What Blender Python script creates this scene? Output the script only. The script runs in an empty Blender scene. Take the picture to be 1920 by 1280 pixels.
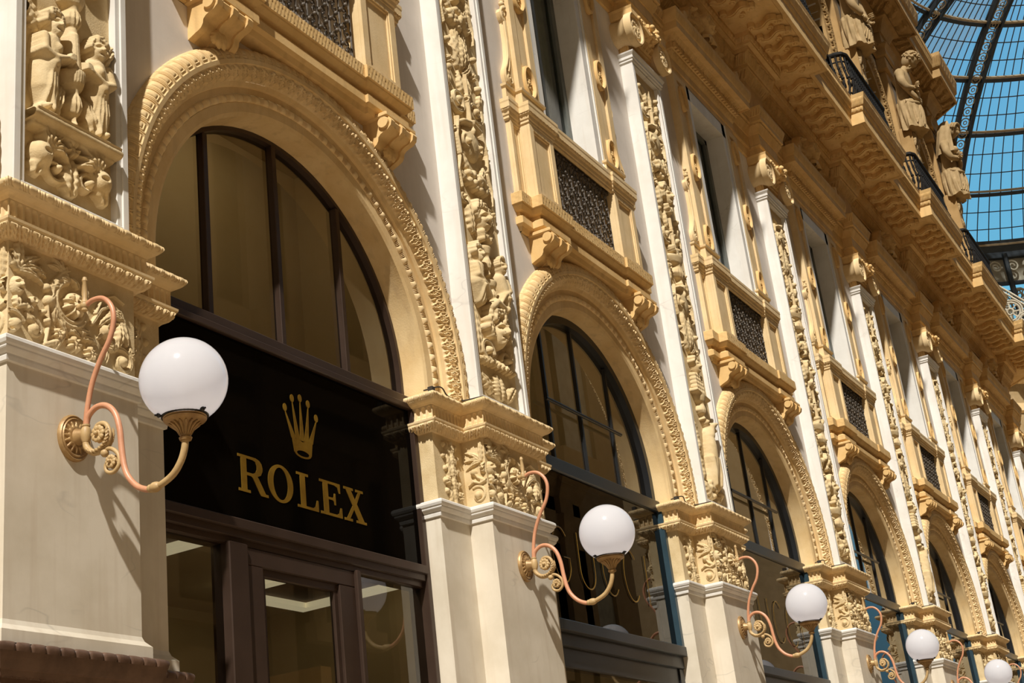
import bpy, math, random
import numpy as np
from mathutils import Vector, Matrix
from mathutils.geometry import tessellate_polygon

PI = math.pi
SC = bpy.context.scene
COL = SC.collection
BAY = 5.6                      # metres from one pier to the next
SHADE = {}

# ------------------------------------------------------------------ camera
yaw, pitch, roll = 1.0973979, 0.3740201, -0.1218772
cy_, sy_, cp_, sp_ = math.cos(yaw), math.sin(yaw), math.cos(pitch), math.sin(pitch)
F = Vector((sy_ * cp_, cy_ * cp_, sp_)); R0 = Vector((cy_, -sy_, 0)); U0 = R0.cross(F)
cr_, sr_ = math.cos(roll), math.sin(roll)
R1 = cr_ * R0 + sr_ * U0; U1 = -sr_ * R0 + cr_ * U0
cam = bpy.data.objects.new('camera', bpy.data.cameras.new('camera'))
COL.objects.link(cam)
M = Matrix((R1, U1, -F)).transposed().to_4x4(); M.translation = Vector((-6.00065, -6.0869, 1.6))
cam.matrix_world = M
cam.data.sensor_width = 36.0; cam.data.lens = 36.0 * 2680.654 / 1920
cam.data.clip_start = 0.05; cam.data.clip_end = 500
SC.camera = cam

# ------------------------------------------------------------------ light
SC.view_settings.view_transform = 'Standard'; SC.view_settings.look = 'None'
SC.view_settings.gamma = 1.0; SC.view_settings.use_curve_mapping = False
SC.view_settings.exposure = -0.18
sun = bpy.data.objects.new('sun', bpy.data.lights.new('sun', 'SUN'))
COL.objects.link(sun)
sun.data.energy = 6.1; sun.data.color = (1.0, 0.955, 0.875); sun.data.angle = 0.022
sun.rotation_euler = Vector((2.2, 0.88, -2.75)).to_track_quat('-Z', 'Y').to_euler()
world = bpy.data.worlds.new('sky'); SC.world = world; world.use_nodes = True
wn = world.node_tree.nodes; wl = world.node_tree.links; wn.clear()
def wnode(t, **k):
    n = wn.new(t)
    for a, b in k.items(): setattr(n, a, b)
    return n
tc = wnode('ShaderNodeTexCoord'); sep = wnode('ShaderNodeSeparateXYZ')
wl.new(tc.outputs['Generated'], sep.inputs[0])
rp = wnode('ShaderNodeValToRGB')
rp.color_ramp.elements[0].position = 0.0; rp.color_ramp.elements[0].color = (0.30, 0.36, 0.40, 1)
rp.color_ramp.elements[1].position = 1.0; rp.color_ramp.elements[1].color = (0.75, 0.85, 0.95, 1)
for p_, c_ in ((0.30, (0.52, 1.65, 2.35, 1)), (0.50, (0.44, 1.36, 2.2, 1)), (0.62, (1.05, 1.9, 2.6, 1))):
    e_ = rp.color_ramp.elements.new(p_); e_.color = c_
wl.new(sep.outputs[2], rp.inputs[0])
nz = wnode('ShaderNodeTexNoise'); nz.inputs['Scale'].default_value = 2.2; nz.inputs['Detail'].default_value = 5
wl.new(tc.outputs['Generated'], nz.inputs['Vector'])
# warm haze added as fill light, except the clear eastern part behind the dome
mx = wnode('ShaderNodeMath', operation='MULTIPLY_ADD'); mx.inputs[1].default_value = -2.2; mx.inputs[2].default_value = 1.45
wl.new(sep.outputs[0], mx.inputs[0])
ad = wnode('ShaderNodeMath', operation='MULTIPLY_ADD'); ad.inputs[1].default_value = 0.8; ad.use_clamp = True
wl.new(nz.outputs['Fac'], ad.inputs[0]); wl.new(mx.outputs[0], ad.inputs[2])
mc = wnode('ShaderNodeMixRGB'); mc.inputs[2].default_value = (0.80, 0.68, 0.51, 1)
wl.new(ad.outputs[0], mc.inputs[0]); wl.new(rp.outputs[0], mc.inputs[1])
bg = wnode('ShaderNodeBackground'); bg.inputs['Strength'].default_value = 0.36
wo = wnode('ShaderNodeOutputWorld')
wl.new(mc.outputs[0], bg.inputs[0]); wl.new(bg.outputs[0], wo.inputs[0])

# ------------------------------------------------------------------ materials
def mat(name, c1, c2=None, rough=0.8, scale=3.0, bump=0.15, bscale=60.0, metal=0.0, spec=0.3, vein=None, streak=None, coat=0.0):
    m = bpy.data.materials.new(name); m.use_nodes = True
    nt = m.node_tree; N = nt.nodes; L = nt.links; b = N['Principled BSDF']
    b.inputs['Roughness'].default_value = rough; b.inputs['Metallic'].default_value = metal
    b.inputs['Specular IOR Level'].default_value = spec
    b.inputs['Coat Weight'].default_value = coat
    g = N.new('ShaderNodeNewGeometry')
    n1 = N.new('ShaderNodeTexNoise'); n1.inputs['Scale'].default_value = scale; n1.inputs['Detail'].default_value = 6; n1.inputs['Roughness'].default_value = 0.6
    L.new(g.outputs['Position'], n1.inputs['Vector'])
    r = N.new('ShaderNodeValToRGB'); c2 = c2 or tuple(x * 0.82 for x in c1)
    r.color_ramp.elements[0].position = 0.34; r.color_ramp.elements[0].color = (*c2, 1)
    r.color_ramp.elements[1].position = 0.62; r.color_ramp.elements[1].color = (*c1, 1)
    L.new(n1.outputs['Fac'], r.inputs[0]); out = r.outputs[0]
    if streak:                                        # faint vertical weathering streaks
        mp = N.new('ShaderNodeMapping'); mp.inputs['Scale'].default_value = (7, 7, 0.5)
        L.new(g.outputs['Position'], mp.inputs[0])
        n3 = N.new('ShaderNodeTexNoise'); n3.inputs['Scale'].default_value = 1.6; n3.inputs['Detail'].default_value = 5
        L.new(mp.outputs[0], n3.inputs['Vector'])
        r3 = N.new('ShaderNodeValToRGB'); r3.color_ramp.elements[0].position = 0.52; r3.color_ramp.elements[0].color = (0, 0, 0, 1)
        r3.color_ramp.elements[1].position = 0.75; r3.color_ramp.elements[1].color = (1, 1, 1, 1)
        L.new(n3.outputs['Fac'], r3.inputs[0])
        ml = N.new('ShaderNodeMath'); ml.operation = 'MULTIPLY'; ml.inputs[1].default_value = 0.6
        L.new(r3.outputs[0], ml.inputs[0])
        x3 = N.new('ShaderNodeMixRGB'); x3.inputs[2].default_value = (*streak, 1)
        L.new(ml.outputs[0], x3.inputs[0]); L.new(out, x3.inputs[1]); out = x3.outputs[0]
    if vein:
        mp = N.new('ShaderNodeMapping'); mp.inputs['Rotation'].default_value = (0.3, 0.75, 0.2); mp.inputs['Scale'].default_value = (1.0, 1.0, 2.4)
        L.new(g.outputs['Position'], mp.inputs[0])
        n2 = N.new('ShaderNodeTexNoise'); n2.inputs['Scale'].default_value = 1.1; n2.inputs['Detail'].default_value = 3; n2.inputs['Roughness'].default_value = 0.45
        L.new(mp.outputs[0], n2.inputs['Vector'])
        s2 = N.new('ShaderNodeMath'); s2.operation = 'SUBTRACT'; s2.inputs[1].default_value = 0.5; L.new(n2.outputs['Fac'], s2.inputs[0])
        a2 = N.new('ShaderNodeMath'); a2.operation = 'ABSOLUTE'; L.new(s2.outputs[0], a2.inputs[0])
        r2 = N.new('ShaderNodeValToRGB'); r2.color_ramp.elements[0].position = 0.0; r2.color_ramp.elements[0].color = (1, 1, 1, 1)
        r2.color_ramp.elements[1].position = 0.010; r2.color_ramp.elements[1].color = (0, 0, 0, 1); L.new(a2.outputs[0], r2.inputs[0])
        nv_ = N.new('ShaderNodeTexNoise'); nv_.inputs['Scale'].default_value = 1.7; nv_.inputs['Detail'].default_value = 2; L.new(g.outputs['Position'], nv_.inputs['Vector'])
        rv = N.new('ShaderNodeValToRGB'); rv.color_ramp.elements[0].position = 0.50; rv.color_ramp.elements[0].color = (0, 0, 0, 1); rv.color_ramp.elements[1].position = 0.68; rv.color_ramp.elements[1].color = (.6, .6, .6, 1); L.new(nv_.outputs['Fac'], rv.inputs[0])
        m2 = N.new('ShaderNodeMath'); m2.operation = 'MULTIPLY'; L.new(r2.outputs[0], m2.inputs[0]); L.new(rv.outputs[0], m2.inputs[1])
        x2 = N.new('ShaderNodeMixRGB'); x2.inputs[2].default_value = (*vein, 1)
        L.new(m2.outputs[0], x2.inputs[0]); L.new(out, x2.inputs[1]); out = x2.outputs[0]
    L.new(out, b.inputs['Base Color'])
    if bump:
        nb = N.new('ShaderNodeTexNoise'); nb.inputs['Scale'].default_value = bscale; nb.inputs['Detail'].default_value = 4
        L.new(g.outputs['Position'], nb.inputs['Vector'])
        bp = N.new('ShaderNodeBump'); bp.inputs['Strength'].default_value = bump; bp.inputs['Distance'].default_value = 0.01
        L.new(nb.outputs['Fac'], bp.inputs['Height']); L.new(bp.outputs[0], b.inputs['Normal'])
    SHADE[name] = m
    return m
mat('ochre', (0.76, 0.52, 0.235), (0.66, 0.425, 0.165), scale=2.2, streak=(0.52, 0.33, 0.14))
mat('ochre_soffit_bounce', (0.84, 0.585, 0.27), (0.74, 0.485, 0.19), scale=2.2, streak=(0.60, 0.38, 0.16))  # lighter ochre standing in for light bounced up onto the soffit
mat('ochre_light', (0.80, 0.61, 0.35), (0.70, 0.51, 0.26), scale=2.5, streak=(0.56, 0.41, 0.22))
mat('ochre_upper_shade', (0.44, 0.28, 0.115), (0.35, 0.215, 0.08), scale=2.2, streak=(0.34, 0.21, 0.09))  # ochre darkened to stand in for shade on the top storey
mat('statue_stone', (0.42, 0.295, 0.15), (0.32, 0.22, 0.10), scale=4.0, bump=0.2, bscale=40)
mat('carved', (0.70, 0.55, 0.32), (0.57, 0.42, 0.215), scale=5.0, bump=0.25, bscale=90)
mat('arch_stone', (0.77, 0.57, 0.30), (0.68, 0.47, 0.22), scale=3.0, streak=(0.52, 0.36, 0.19))
mat('plaster', (0.73, 0.665, 0.60), (0.65, 0.585, 0.52), scale=1.3, bump=0.06, bscale=40, streak=(0.62, 0.56, 0.50))
mat('marble', (0.80, 0.775, 0.725), (0.71, 0.68, 0.625), rough=0.55, scale=2.0, bump=0.03, vein=(0.50, 0.47, 0.43), streak=(0.68, 0.62, 0.54))
mat('marble_shaft', (0.70, 0.63, 0.515), (0.61, 0.54, 0.425), rough=0.5, scale=2.2, bump=0.03, vein=(0.34, 0.31, 0.26), streak=(0.55, 0.46, 0.35))
mat('pedestal_marble', (0.155, 0.092, 0.062), (0.095, 0.054, 0.036), rough=0.45, scale=7, bump=0.06)
mat('bronze', (0.40, 0.25, 0.10), (0.27, 0.155, 0.06), rough=0.45, scale=14, bump=0.1, metal=0.25, spec=0.5)
mat('copper', (0.62, 0.30, 0.17), (0.53, 0.24, 0.13), rough=0.42, scale=9, bump=0.05, spec=0.5)
mat('bronze_paint', (0.52, 0.36, 0.17), (0.42, 0.275, 0.12), rough=0.5, scale=10, bump=0.05, spec=0.4)
mat('tracery', (0.50, 0.46, 0.37), (0.40, 0.36, 0.28), scale=2, bump=0)
mat('iron', (0.018, 0.016, 0.015), (0.010, 0.009, 0.008), rough=0.7, scale=20, bump=0.1, spec=0.15)
mat('grille_iron', (0.12, 0.095, 0.07), (0.06, 0.048, 0.036), rough=0.55, scale=20, bump=0.1, spec=0.5)
mat('rib_iron', (0.030, 0.040, 0.052), (0.02, 0.027, 0.036), rough=0.5, scale=2, bump=0, spec=0.4)
mat('dome_stone', (0.42, 0.33, 0.22), (0.32, 0.24, 0.15), scale=2, bump=0)
mat('frame_brown', (0.060, 0.036, 0.025), (0.048, 0.028, 0.019), rough=0.38, scale=3, bump=0, metal=0.3, spec=0.5)
mat('frame_black', (0.014, 0.015, 0.017), (0.010, 0.011, 0.012), rough=0.35, scale=3, bump=0, spec=0.5)
mat('frame_teal', (0.030, 0.060, 0.080), (0.022, 0.045, 0.060), rough=0.35, scale=3, bump=0, spec=0.5)
mat('frame_grey', (0.16, 0.17, 0.155), (0.12, 0.13, 0.12), rough=0.45, scale=3, bump=0)
mat('sign_black', (0.0030, 0.0022, 0.0015), (0.0025, 0.0018, 0.0012), rough=0.04, scale=1, bump=0, spec=0.05)
mat('gold', (0.40, 0.235, 0.03), (0.24, 0.13, 0.016), rough=0.25, scale=3.5, bump=0, metal=0.55, spec=0.6)
mat('inner_wall', (0.50, 0.40, 0.24), (0.44, 0.34, 0.19), rough=0.9, scale=0.7, bump=0)
mat('opposite_stone', (0.52, 0.39, 0.22), (0.44, 0.32, 0.17), scale=2)
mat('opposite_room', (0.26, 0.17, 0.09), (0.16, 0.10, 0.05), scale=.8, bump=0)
mat('shop_fitting', (0.46, 0.33, 0.17), (0.38, 0.26, 0.13), rough=0.6, scale=1.5, bump=0)
mat('inner_dark', (0.16, 0.085, 0.035), (0.10, 0.055, 0.022), rough=0.6, scale=1.5, bump=0)
mat('curtain', (0.66, 0.67, 0.60), (0.46, 0.47, 0.42), rough=0.9, scale=2, bump=0)
mat('floor', (0.44, 0.34, 0.22), (0.33, 0.25, 0.16), rough=0.35, scale=1.0, bump=0)
mat('cable', (0.05, 0.04, 0.03), rough=0.6, bump=0)

def glass(name, tint, gloss=1.0, rough=0.0):
    m = bpy.data.materials.new(name); m.use_nodes = True
    nt = m.node_tree; N = nt.nodes; L = nt.links; N.remove(N['Principled BSDF'])
    t = N.new('ShaderNodeBsdfTransparent'); t.inputs[0].default_value = (*tint, 1)
    g = N.new('ShaderNodeBsdfGlossy'); g.inputs['Roughness'].default_value = rough; g.inputs['Color'].default_value = (0.95, 0.95, 0.95, 1)
    f = N.new('ShaderNodeFresnel'); f.inputs[0].default_value = 1.5
    k = N.new('ShaderNodeMath'); k.operation = 'MULTIPLY'; k.inputs[1].default_value = gloss; k.use_clamp = True
    L.new(f.outputs[0], k.inputs[0])
    x = N.new('ShaderNodeMixShader'); L.new(k.outputs[0], x.inputs[0]); L.new(t.outputs[0], x.inputs[1]); L.new(g.outputs[0], x.inputs[2])
    L.new(x.outputs[0], N['Material Output'].inputs[0]); SHADE[name] = m
    return m
glass('glass', (0.62, 0.60, 0.52), 1.6)
glass('glass_door', (0.80, 0.78, 0.70), 1.3)
glass('glass_green', (0.66, 0.72, 0.66), 0.8)
glass('glass_dark', (0.35, 0.33, 0.30), 1.1)
glass('glass_dome', (0.90, 0.95, 0.97), 0.35, 0.3)
def opal():
    m = bpy.data.materials.new('opal'); m.use_nodes = True
    nt = m.node_tree; N = nt.nodes; L = nt.links; N.remove(N['Principled BSDF'])
    d = N.new('ShaderNodeBsdfDiffuse'); d.inputs[0].default_value = (0.93, 0.92, 0.93, 1)
    t = N.new('ShaderNodeBsdfTranslucent'); t.inputs[0].default_value = (0.95, 0.93, 0.95, 1)
    g = N.new('ShaderNodeBsdfGlossy'); g.inputs['Roughness'].default_value = 0.12
    f = N.new('ShaderNodeFresnel'); f.inputs[0].default_value = 1.45
    a = N.new('ShaderNodeMixShader'); a.inputs[0].default_value = 0.62; L.new(d.outputs[0], a.inputs[1]); L.new(t.outputs[0], a.inputs[2])
    b = N.new('ShaderNodeMixShader'); L.new(f.outputs[0], b.inputs[0]); L.new(a.outputs[0], b.inputs[1]); L.new(g.outputs[0], b.inputs[2])
    e = N.new('ShaderNodeEmission'); e.inputs[0].default_value = (1, .97, 1, 1); e.inputs[1].default_value = .15; ad_ = N.new('ShaderNodeAddShader'); L.new(b.outputs[0], ad_.inputs[0]); L.new(e.outputs[0], ad_.inputs[1])  # faint glow added to brighten the unlit globe
    L.new(ad_.outputs[0], N['Material Output'].inputs[0]); SHADE['opal'] = m
opal()
def emit(name, col, s):
    m = bpy.data.materials.new(name); m.use_nodes = True; b = m.node_tree.nodes['Principled BSDF']
    b.inputs['Base Color'].default_value = (*col, 1); b.inputs['Emission Color'].default_value = (*col, 1); b.inputs['Emission Strength'].default_value = s
    SHADE[name] = m
emit('fill_panel', (1.0, 0.84, 0.56), 4.0)  # glow of the added, unseen fill lamps
emit('soft_panel', (0.95, 0.86, 0.58), 0.42)

# ------------------------------------------------------------------ mesh builder
class MB:
    def __init__(s): s.V = []; s.F = []; s.n = 0
    def add(s, v, faces):
        v = np.asarray(v, float).reshape(-1, 3); s.V.append(v)
        for f in faces:
            f = np.asarray(f)
            if f.ndim == 1: f = f[None]
            if len(f): s.F.append(f + s.n)
        s.n += len(v)
    def grid(s, P, keep=None, flip=False):
        P = np.asarray(P, float); nu, nv = P.shape[:2]
        idx = np.arange(nu * nv).reshape(nu, nv)
        q = np.stack([idx[:-1, :-1], idx[1:, :-1], idx[1:, 1:], idx[:-1, 1:]], -1).reshape(-1, 4)
        if keep is not None:
            k = (keep[:-1, :-1] | keep[1:, :-1] | keep[1:, 1:] | keep[:-1, 1:]).reshape(-1)
            q = q[k]; used = np.unique(q); rm = np.full(nu * nv, -1); rm[used] = np.arange(len(used))
            V = P.reshape(-1, 3)[used]; q = rm[q]
        else: V = P.reshape(-1, 3)
        if flip: q = q[:, ::-1]
        s.add(V, [q])
    def box(s, x0, x1, y0, y1, z0, z1, b=0.0):
        x0, x1 = min(x0, x1), max(x0, x1); y0, y1 = min(y0, y1), max(y0, y1); z0, z1 = min(z0, z1), max(z0, z1)
        if b <= 0:
            v = [(x, y, z) for z in (z0, z1) for y in (y0, y1) for x in (x0, x1)]
            s.add(v, [np.array([[0, 2, 3, 1], [4, 5, 7, 6], [0, 1, 5, 4], [2, 6, 7, 3], [0, 4, 6, 2], [1, 3, 7, 5]])]); return
        rings = [(z0, b), (z0 + b, 0), (z1 - b, 0), (z1, b)]; v = []
        for z, i in rings:
            c = b
            for (x, y) in ((x0 + i + c, y0 + i), (x1 - i - c, y0 + i), (x1 - i, y0 + i + c), (x1 - i, y1 - i - c), (x1 - i - c, y1 - i), (x0 + i + c, y1 - i), (x0 + i, y1 - i - c), (x0 + i, y0 + i + c)): v.append((x, y, z))
        q = [[k * 8 + j, k * 8 + (j + 1) % 8, (k + 1) * 8 + (j + 1) % 8, (k + 1) * 8 + j] for k in range(3) for j in range(8)]
        s.add(v, [np.array(q), np.arange(8)[::-1], np.arange(24, 32)])
    def tube(s, path, rad, seg=10, cap=True, up=None):
        P = [Vector(p) for p in path]; n = len(P)
        rad = [rad] * n if np.isscalar(rad) else list(rad)
        T = [(P[min(i + 1, n - 1)] - P[max(i - 1, 0)]).normalized() for i in range(n)]
        N0 = T[0].orthogonal().normalized(); V = []
        for i in range(n):
            N0 = (N0 - T[i] * N0.dot(T[i])); N0 = N0.normalized() if N0.length > 1e-6 else T[i].orthogonal().normalized()
            B = T[i].cross(N0)
            for j in range(seg):
                a = 2 * PI * j / seg; V.append(P[i] + (N0 * math.cos(a) + B * math.sin(a)) * rad[i])
        q = [[i * seg + j, i * seg + (j + 1) % seg, (i + 1) * seg + (j + 1) % seg, (i + 1) * seg + j] for i in range(n - 1) for j in range(seg)]
        f = [np.array(q)]
        if cap: f += [np.arange(seg)[::-1], np.arange((n - 1) * seg, n * seg)]
        s.add([tuple(v) for v in V], f)
    def lathe(s, prof, mat4=None, seg=24, fn=None):
        V = []; n = len(prof)
        for i, (r, z) in enumerate(prof):
            for j in range(seg):
                a = 2 * PI * j / seg; rr = r * (fn(i / (n - 1), a) if fn else 1); V.append(Vector((rr * math.cos(a), rr * math.sin(a), z)))
        if mat4 is not None: V = [mat4 @ v for v in V]
        q = [[i * seg + j, i * seg + (j + 1) % seg, (i + 1) * seg + (j + 1) % seg, (i + 1) * seg + j] for i in range(n - 1) for j in range(seg)]
        s.add([tuple(v) for v in V], [np.array(q), np.arange(seg)[::-1], np.arange((n - 1) * seg, n * seg)])
    def prism(s, loops, fr, d0, d1):
        """loops in 2D (outer first, holes after) -> solid; fr(u, v, d) gives the point"""
        flat = [p for l in loops for p in l]; n = len(flat)
        tri = np.array(tessellate_polygon([[Vector((p[0], p[1], 0)) for p in l] for l in loops]))
        v = [fr(p[0], p[1], d0) for p in flat] + [fr(p[0], p[1], d1) for p in flat]
        q = []; o = 0
        for l in loops:
            m = len(l); q += [[o + i, o + (i + 1) % m, n + o + (i + 1) % m, n + o + i] for i in range(m)]; o += m
        s.add(v, [tri, tri[:, ::-1] + n, np.array(q)])
    def xform(s, m4, start=0):
        A = np.array(m4)
        s.V = [v if i < start else v @ A[:3, :3].T + A[:3, 3] for i, v in enumerate(s.V)]
    def ball(s, c, r, seg=12, scale=(1, 1, 1)):
        m = Matrix.Translation(c) @ Matrix.Diagonal((*scale, 1))
        seg = max(seg, 12); k = seg // 2
        s.lathe([(max(1e-4, r * math.sin(PI * i / k)), -r * math.cos(PI * i / k)) for i in range(k + 1)], m, seg)

def mesh_of(mb, name, smooth=38):
    V = np.concatenate(mb.V) if mb.V else np.zeros((0, 3))
    lens = []; idx = []
    for f in mb.F: lens.append(np.full(len(f), f.shape[1])); idx.append(f.reshape(-1))
    lens = np.concatenate(lens); idx = np.concatenate(idx)
    me = bpy.data.meshes.new(name)
    me.vertices.add(len(V)); me.vertices.foreach_set('co', V.reshape(-1))
    me.loops.add(len(idx)); me.loops.foreach_set('vertex_index', idx.astype(np.int32))
    me.polygons.add(len(lens)); st = np.concatenate([[0], np.cumsum(lens)[:-1]])
    me.polygons.foreach_set('loop_start', st.astype(np.int32)); me.polygons.foreach_set('loop_total', lens.astype(np.int32))
    me.update(calc_edges=True); me.validate()
    me.polygons.foreach_set('use_smooth', np.ones(len(me.polygons), bool))
    if smooth < 180: me.set_sharp_from_angle(angle=math.radians(smooth))
    return me
def obj(name, mb, m, parent=None, smooth=38):
    o = bpy.data.objects.new(name, mesh_of(mb, name, smooth)); COL.objects.link(o)
    o.data.materials.append(SHADE[m])
    if parent is not None:
        loc = parent; off = Vector((0, 0, 0))
        while loc is not None: off += loc.location; loc = loc.parent
        o.data.transform(Matrix.Translation(-off)); o.parent = parent
    return o
def thing(name, label, cat, loc, group=None):
    o = bpy.data.objects.new(name, None); COL.objects.link(o); o.location = loc; o.empty_display_size = 0.2
    o['label'] = label; o['category'] = cat
    if group: o['group'] = group
    return o
def tag(o, label, cat, group=None):
    o['label'] = label; o['category'] = cat
    if group: o['group'] = group
    return o
def struct(name, mb, m):
    o = obj(name, mb, m); o['kind'] = 'structure'; return o
def dup(root, dx, label, skip=()):
    r = root.copy(); COL.objects.link(r); r.location = root.location + Vector((dx, 0, 0)); r['label'] = label
    for ch in root.children:
        if ch.name.split('.')[0] in skip: continue
        c = ch.copy(); COL.objects.link(c); c.parent = r
        for g in ch.children:
            d = g.copy(); COL.objects.link(d); d.parent = c
    return r

# ------------------------------------------------------------------ carved mouldings
def orn(kind, p, v):
    """height of the carving in one repeat: p in -.5...5 along the run, v in 0..1 up the profile"""
    if kind == 'egg':
        e = np.hypot(p / 0.25, (v - 0.42) / 0.52)
        h = 0.30 * np.clip(1 - e * e, 0, 1) ** 0.5 - 1.0 * np.exp(-((e - 1.08) / 0.10) ** 2)
        h = h - 0.9 * np.exp(-((np.abs(p) - 0.43) / 0.022) ** 2) * (v < 0.85)
        return h * np.clip(v / 0.06, 0, 1) * np.clip((1 - v) / 0.12, 0, 1)
    if kind == 'flute':
        w = 0.36; top = np.maximum(v - 0.70, 0) / 0.22; a = np.clip(1 - (p / w) ** 2 - top ** 2, 0, 1) ** 0.4 * np.clip((v - 0.06) / 0.06, 0, 1)
        bead = np.clip(1 - (p / 0.15) ** 2, 0, 1) ** .5 * np.clip(1 - ((v - .22) / .16) ** 2, 0, 1) ** .5
        return -a + 0.5 * bead
    if kind == 'leaf':                                  # upright acanthus leaves with curled tips and drilled eyes
        q = np.abs(p); w = 0.30 + 0.10 * np.sin(PI * v)
        h = np.clip(1 - (q / w) ** 2, 0, 1) ** 0.5 * (0.45 + 0.75 * v); h = h * (0.80 + 0.20 * np.cos(2 * PI * (3.2 * v - 1.6 * q / w)))
        h = h * (1 - 0.35 * np.exp(-(q / 0.05) ** 2)); h = np.maximum(h, 0.75 * np.clip(1 - ((0.5 - q) / 0.13) ** 2, 0, 1) ** .5 * np.clip(1.1 - v, 0, 1) ** .5)
        for zc_ in (0.36, 0.66): h = h - 0.75 * np.exp(-(((q - 0.30) / 0.055) ** 2 + ((v - zc_) / 0.10) ** 2))
        return h * np.clip(v / 0.10, 0, 1) * np.clip((1 - v) / 0.08, 0, 1)
    if kind == 'bead':
        b = np.sqrt(np.clip(1 - (p / 0.30) ** 2, 0, 1)) * np.sqrt(np.clip(1 - ((v - 0.5) / 0.48) ** 2, 0, 1))
        r = 0
        for c in (0.38, -0.38, 0.5, -0.5):
            r = np.maximum(r, 0.75 * np.sqrt(np.clip(1 - ((p - c) / 0.045) ** 2, 0, 1)) * np.sqrt(np.clip(1 - ((v - 0.5) / 0.42) ** 2, 0, 1)))
        return np.maximum(b, r) - .5 * np.exp(-((np.abs(v - .5) - .47) / .05) ** 2)
    if kind == 'tongue':
        dx = np.abs(p) - 0.24; dy = np.abs(v - 0.42) - 0.26
        d = np.hypot(np.maximum(dx, 0), np.maximum(dy, 0)) + np.minimum(np.maximum(dx, dy), 0)
        g = np.exp(-((d - 0.10) / 0.035) ** 2) + 0.7 * np.exp(-((d + 0.02) / 0.03) ** 2)
        return -g * 0.7 - 0.5 * np.exp(-((np.abs(p) - 0.5) / 0.03) ** 2) + 0.4 * np.clip(-d / 0.2, 0, 1)
    if kind == 'rinceau':                               # upright curled leaves of an arch band
        q = np.abs(p); sm = lambda t, a, b: np.clip((t - a) / (b - a), 0, 1)
        h = np.exp(-(q / (.07 + .07 * v)) ** 2) * (0.45 + 0.5 * v)
        c = np.hypot((q - 0.27) / 0.16, (v - 0.60) / 0.26); h = np.maximum(h, 0.95 * np.exp(-((c - 0.80) / 0.30) ** 2)); h = np.maximum(h, 0.9 * np.exp(-(c / .3) ** 2))
        l = np.exp(-((q - 0.04 - 0.36 * v) / 0.07) ** 2) * (1 - sm(v, .5, .8)); h = np.maximum(h, 0.85 * l)
        e = np.exp(-((0.5 - q) / 0.075) ** 2) * sm(v, .05, .25) * (1 - sm(v, .7, .95)); h = np.maximum(h, 0.7 * e)
        return h * sm(v, 0, .10) * (1 - sm(v, .90, 1))
    if kind == 'guilloche':
        a = np.abs(v - 0.5 - 0.36 * np.sin(2 * PI * p)); b = np.abs(v - 0.5 + 0.36 * np.sin(2 * PI * p))
        h = np.maximum(np.clip(1 - (a / 0.13) ** 2, 0, 1), 0.8 * np.clip(1 - (b / 0.13) ** 2, 0, 1))
        c = np.hypot(p % 0.5 - 0.25, (v - 0.5) * 0.6); return np.maximum(h, np.sqrt(np.clip(1 - (c / 0.10) ** 2, 0, 1)))
    if kind == 'notch':
        return -0.9 * np.exp(-((np.abs(p) - 0.5) / 0.06) ** 2) + 0.6 * np.sqrt(np.clip(1 - (p / .5) ** 2, 0, 1))
    if kind == 'crumb':                                # worn, leafy edge
        return 0.5 * np.sin(2 * PI * (p + 2 * v)) * np.sin(PI * v) + 0.35 * np.sin(2 * PI * (3 * p - v)) + 0.25 * np.sin(2 * PI * (7 * p + 3 * v))
    return 0 * p

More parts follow.
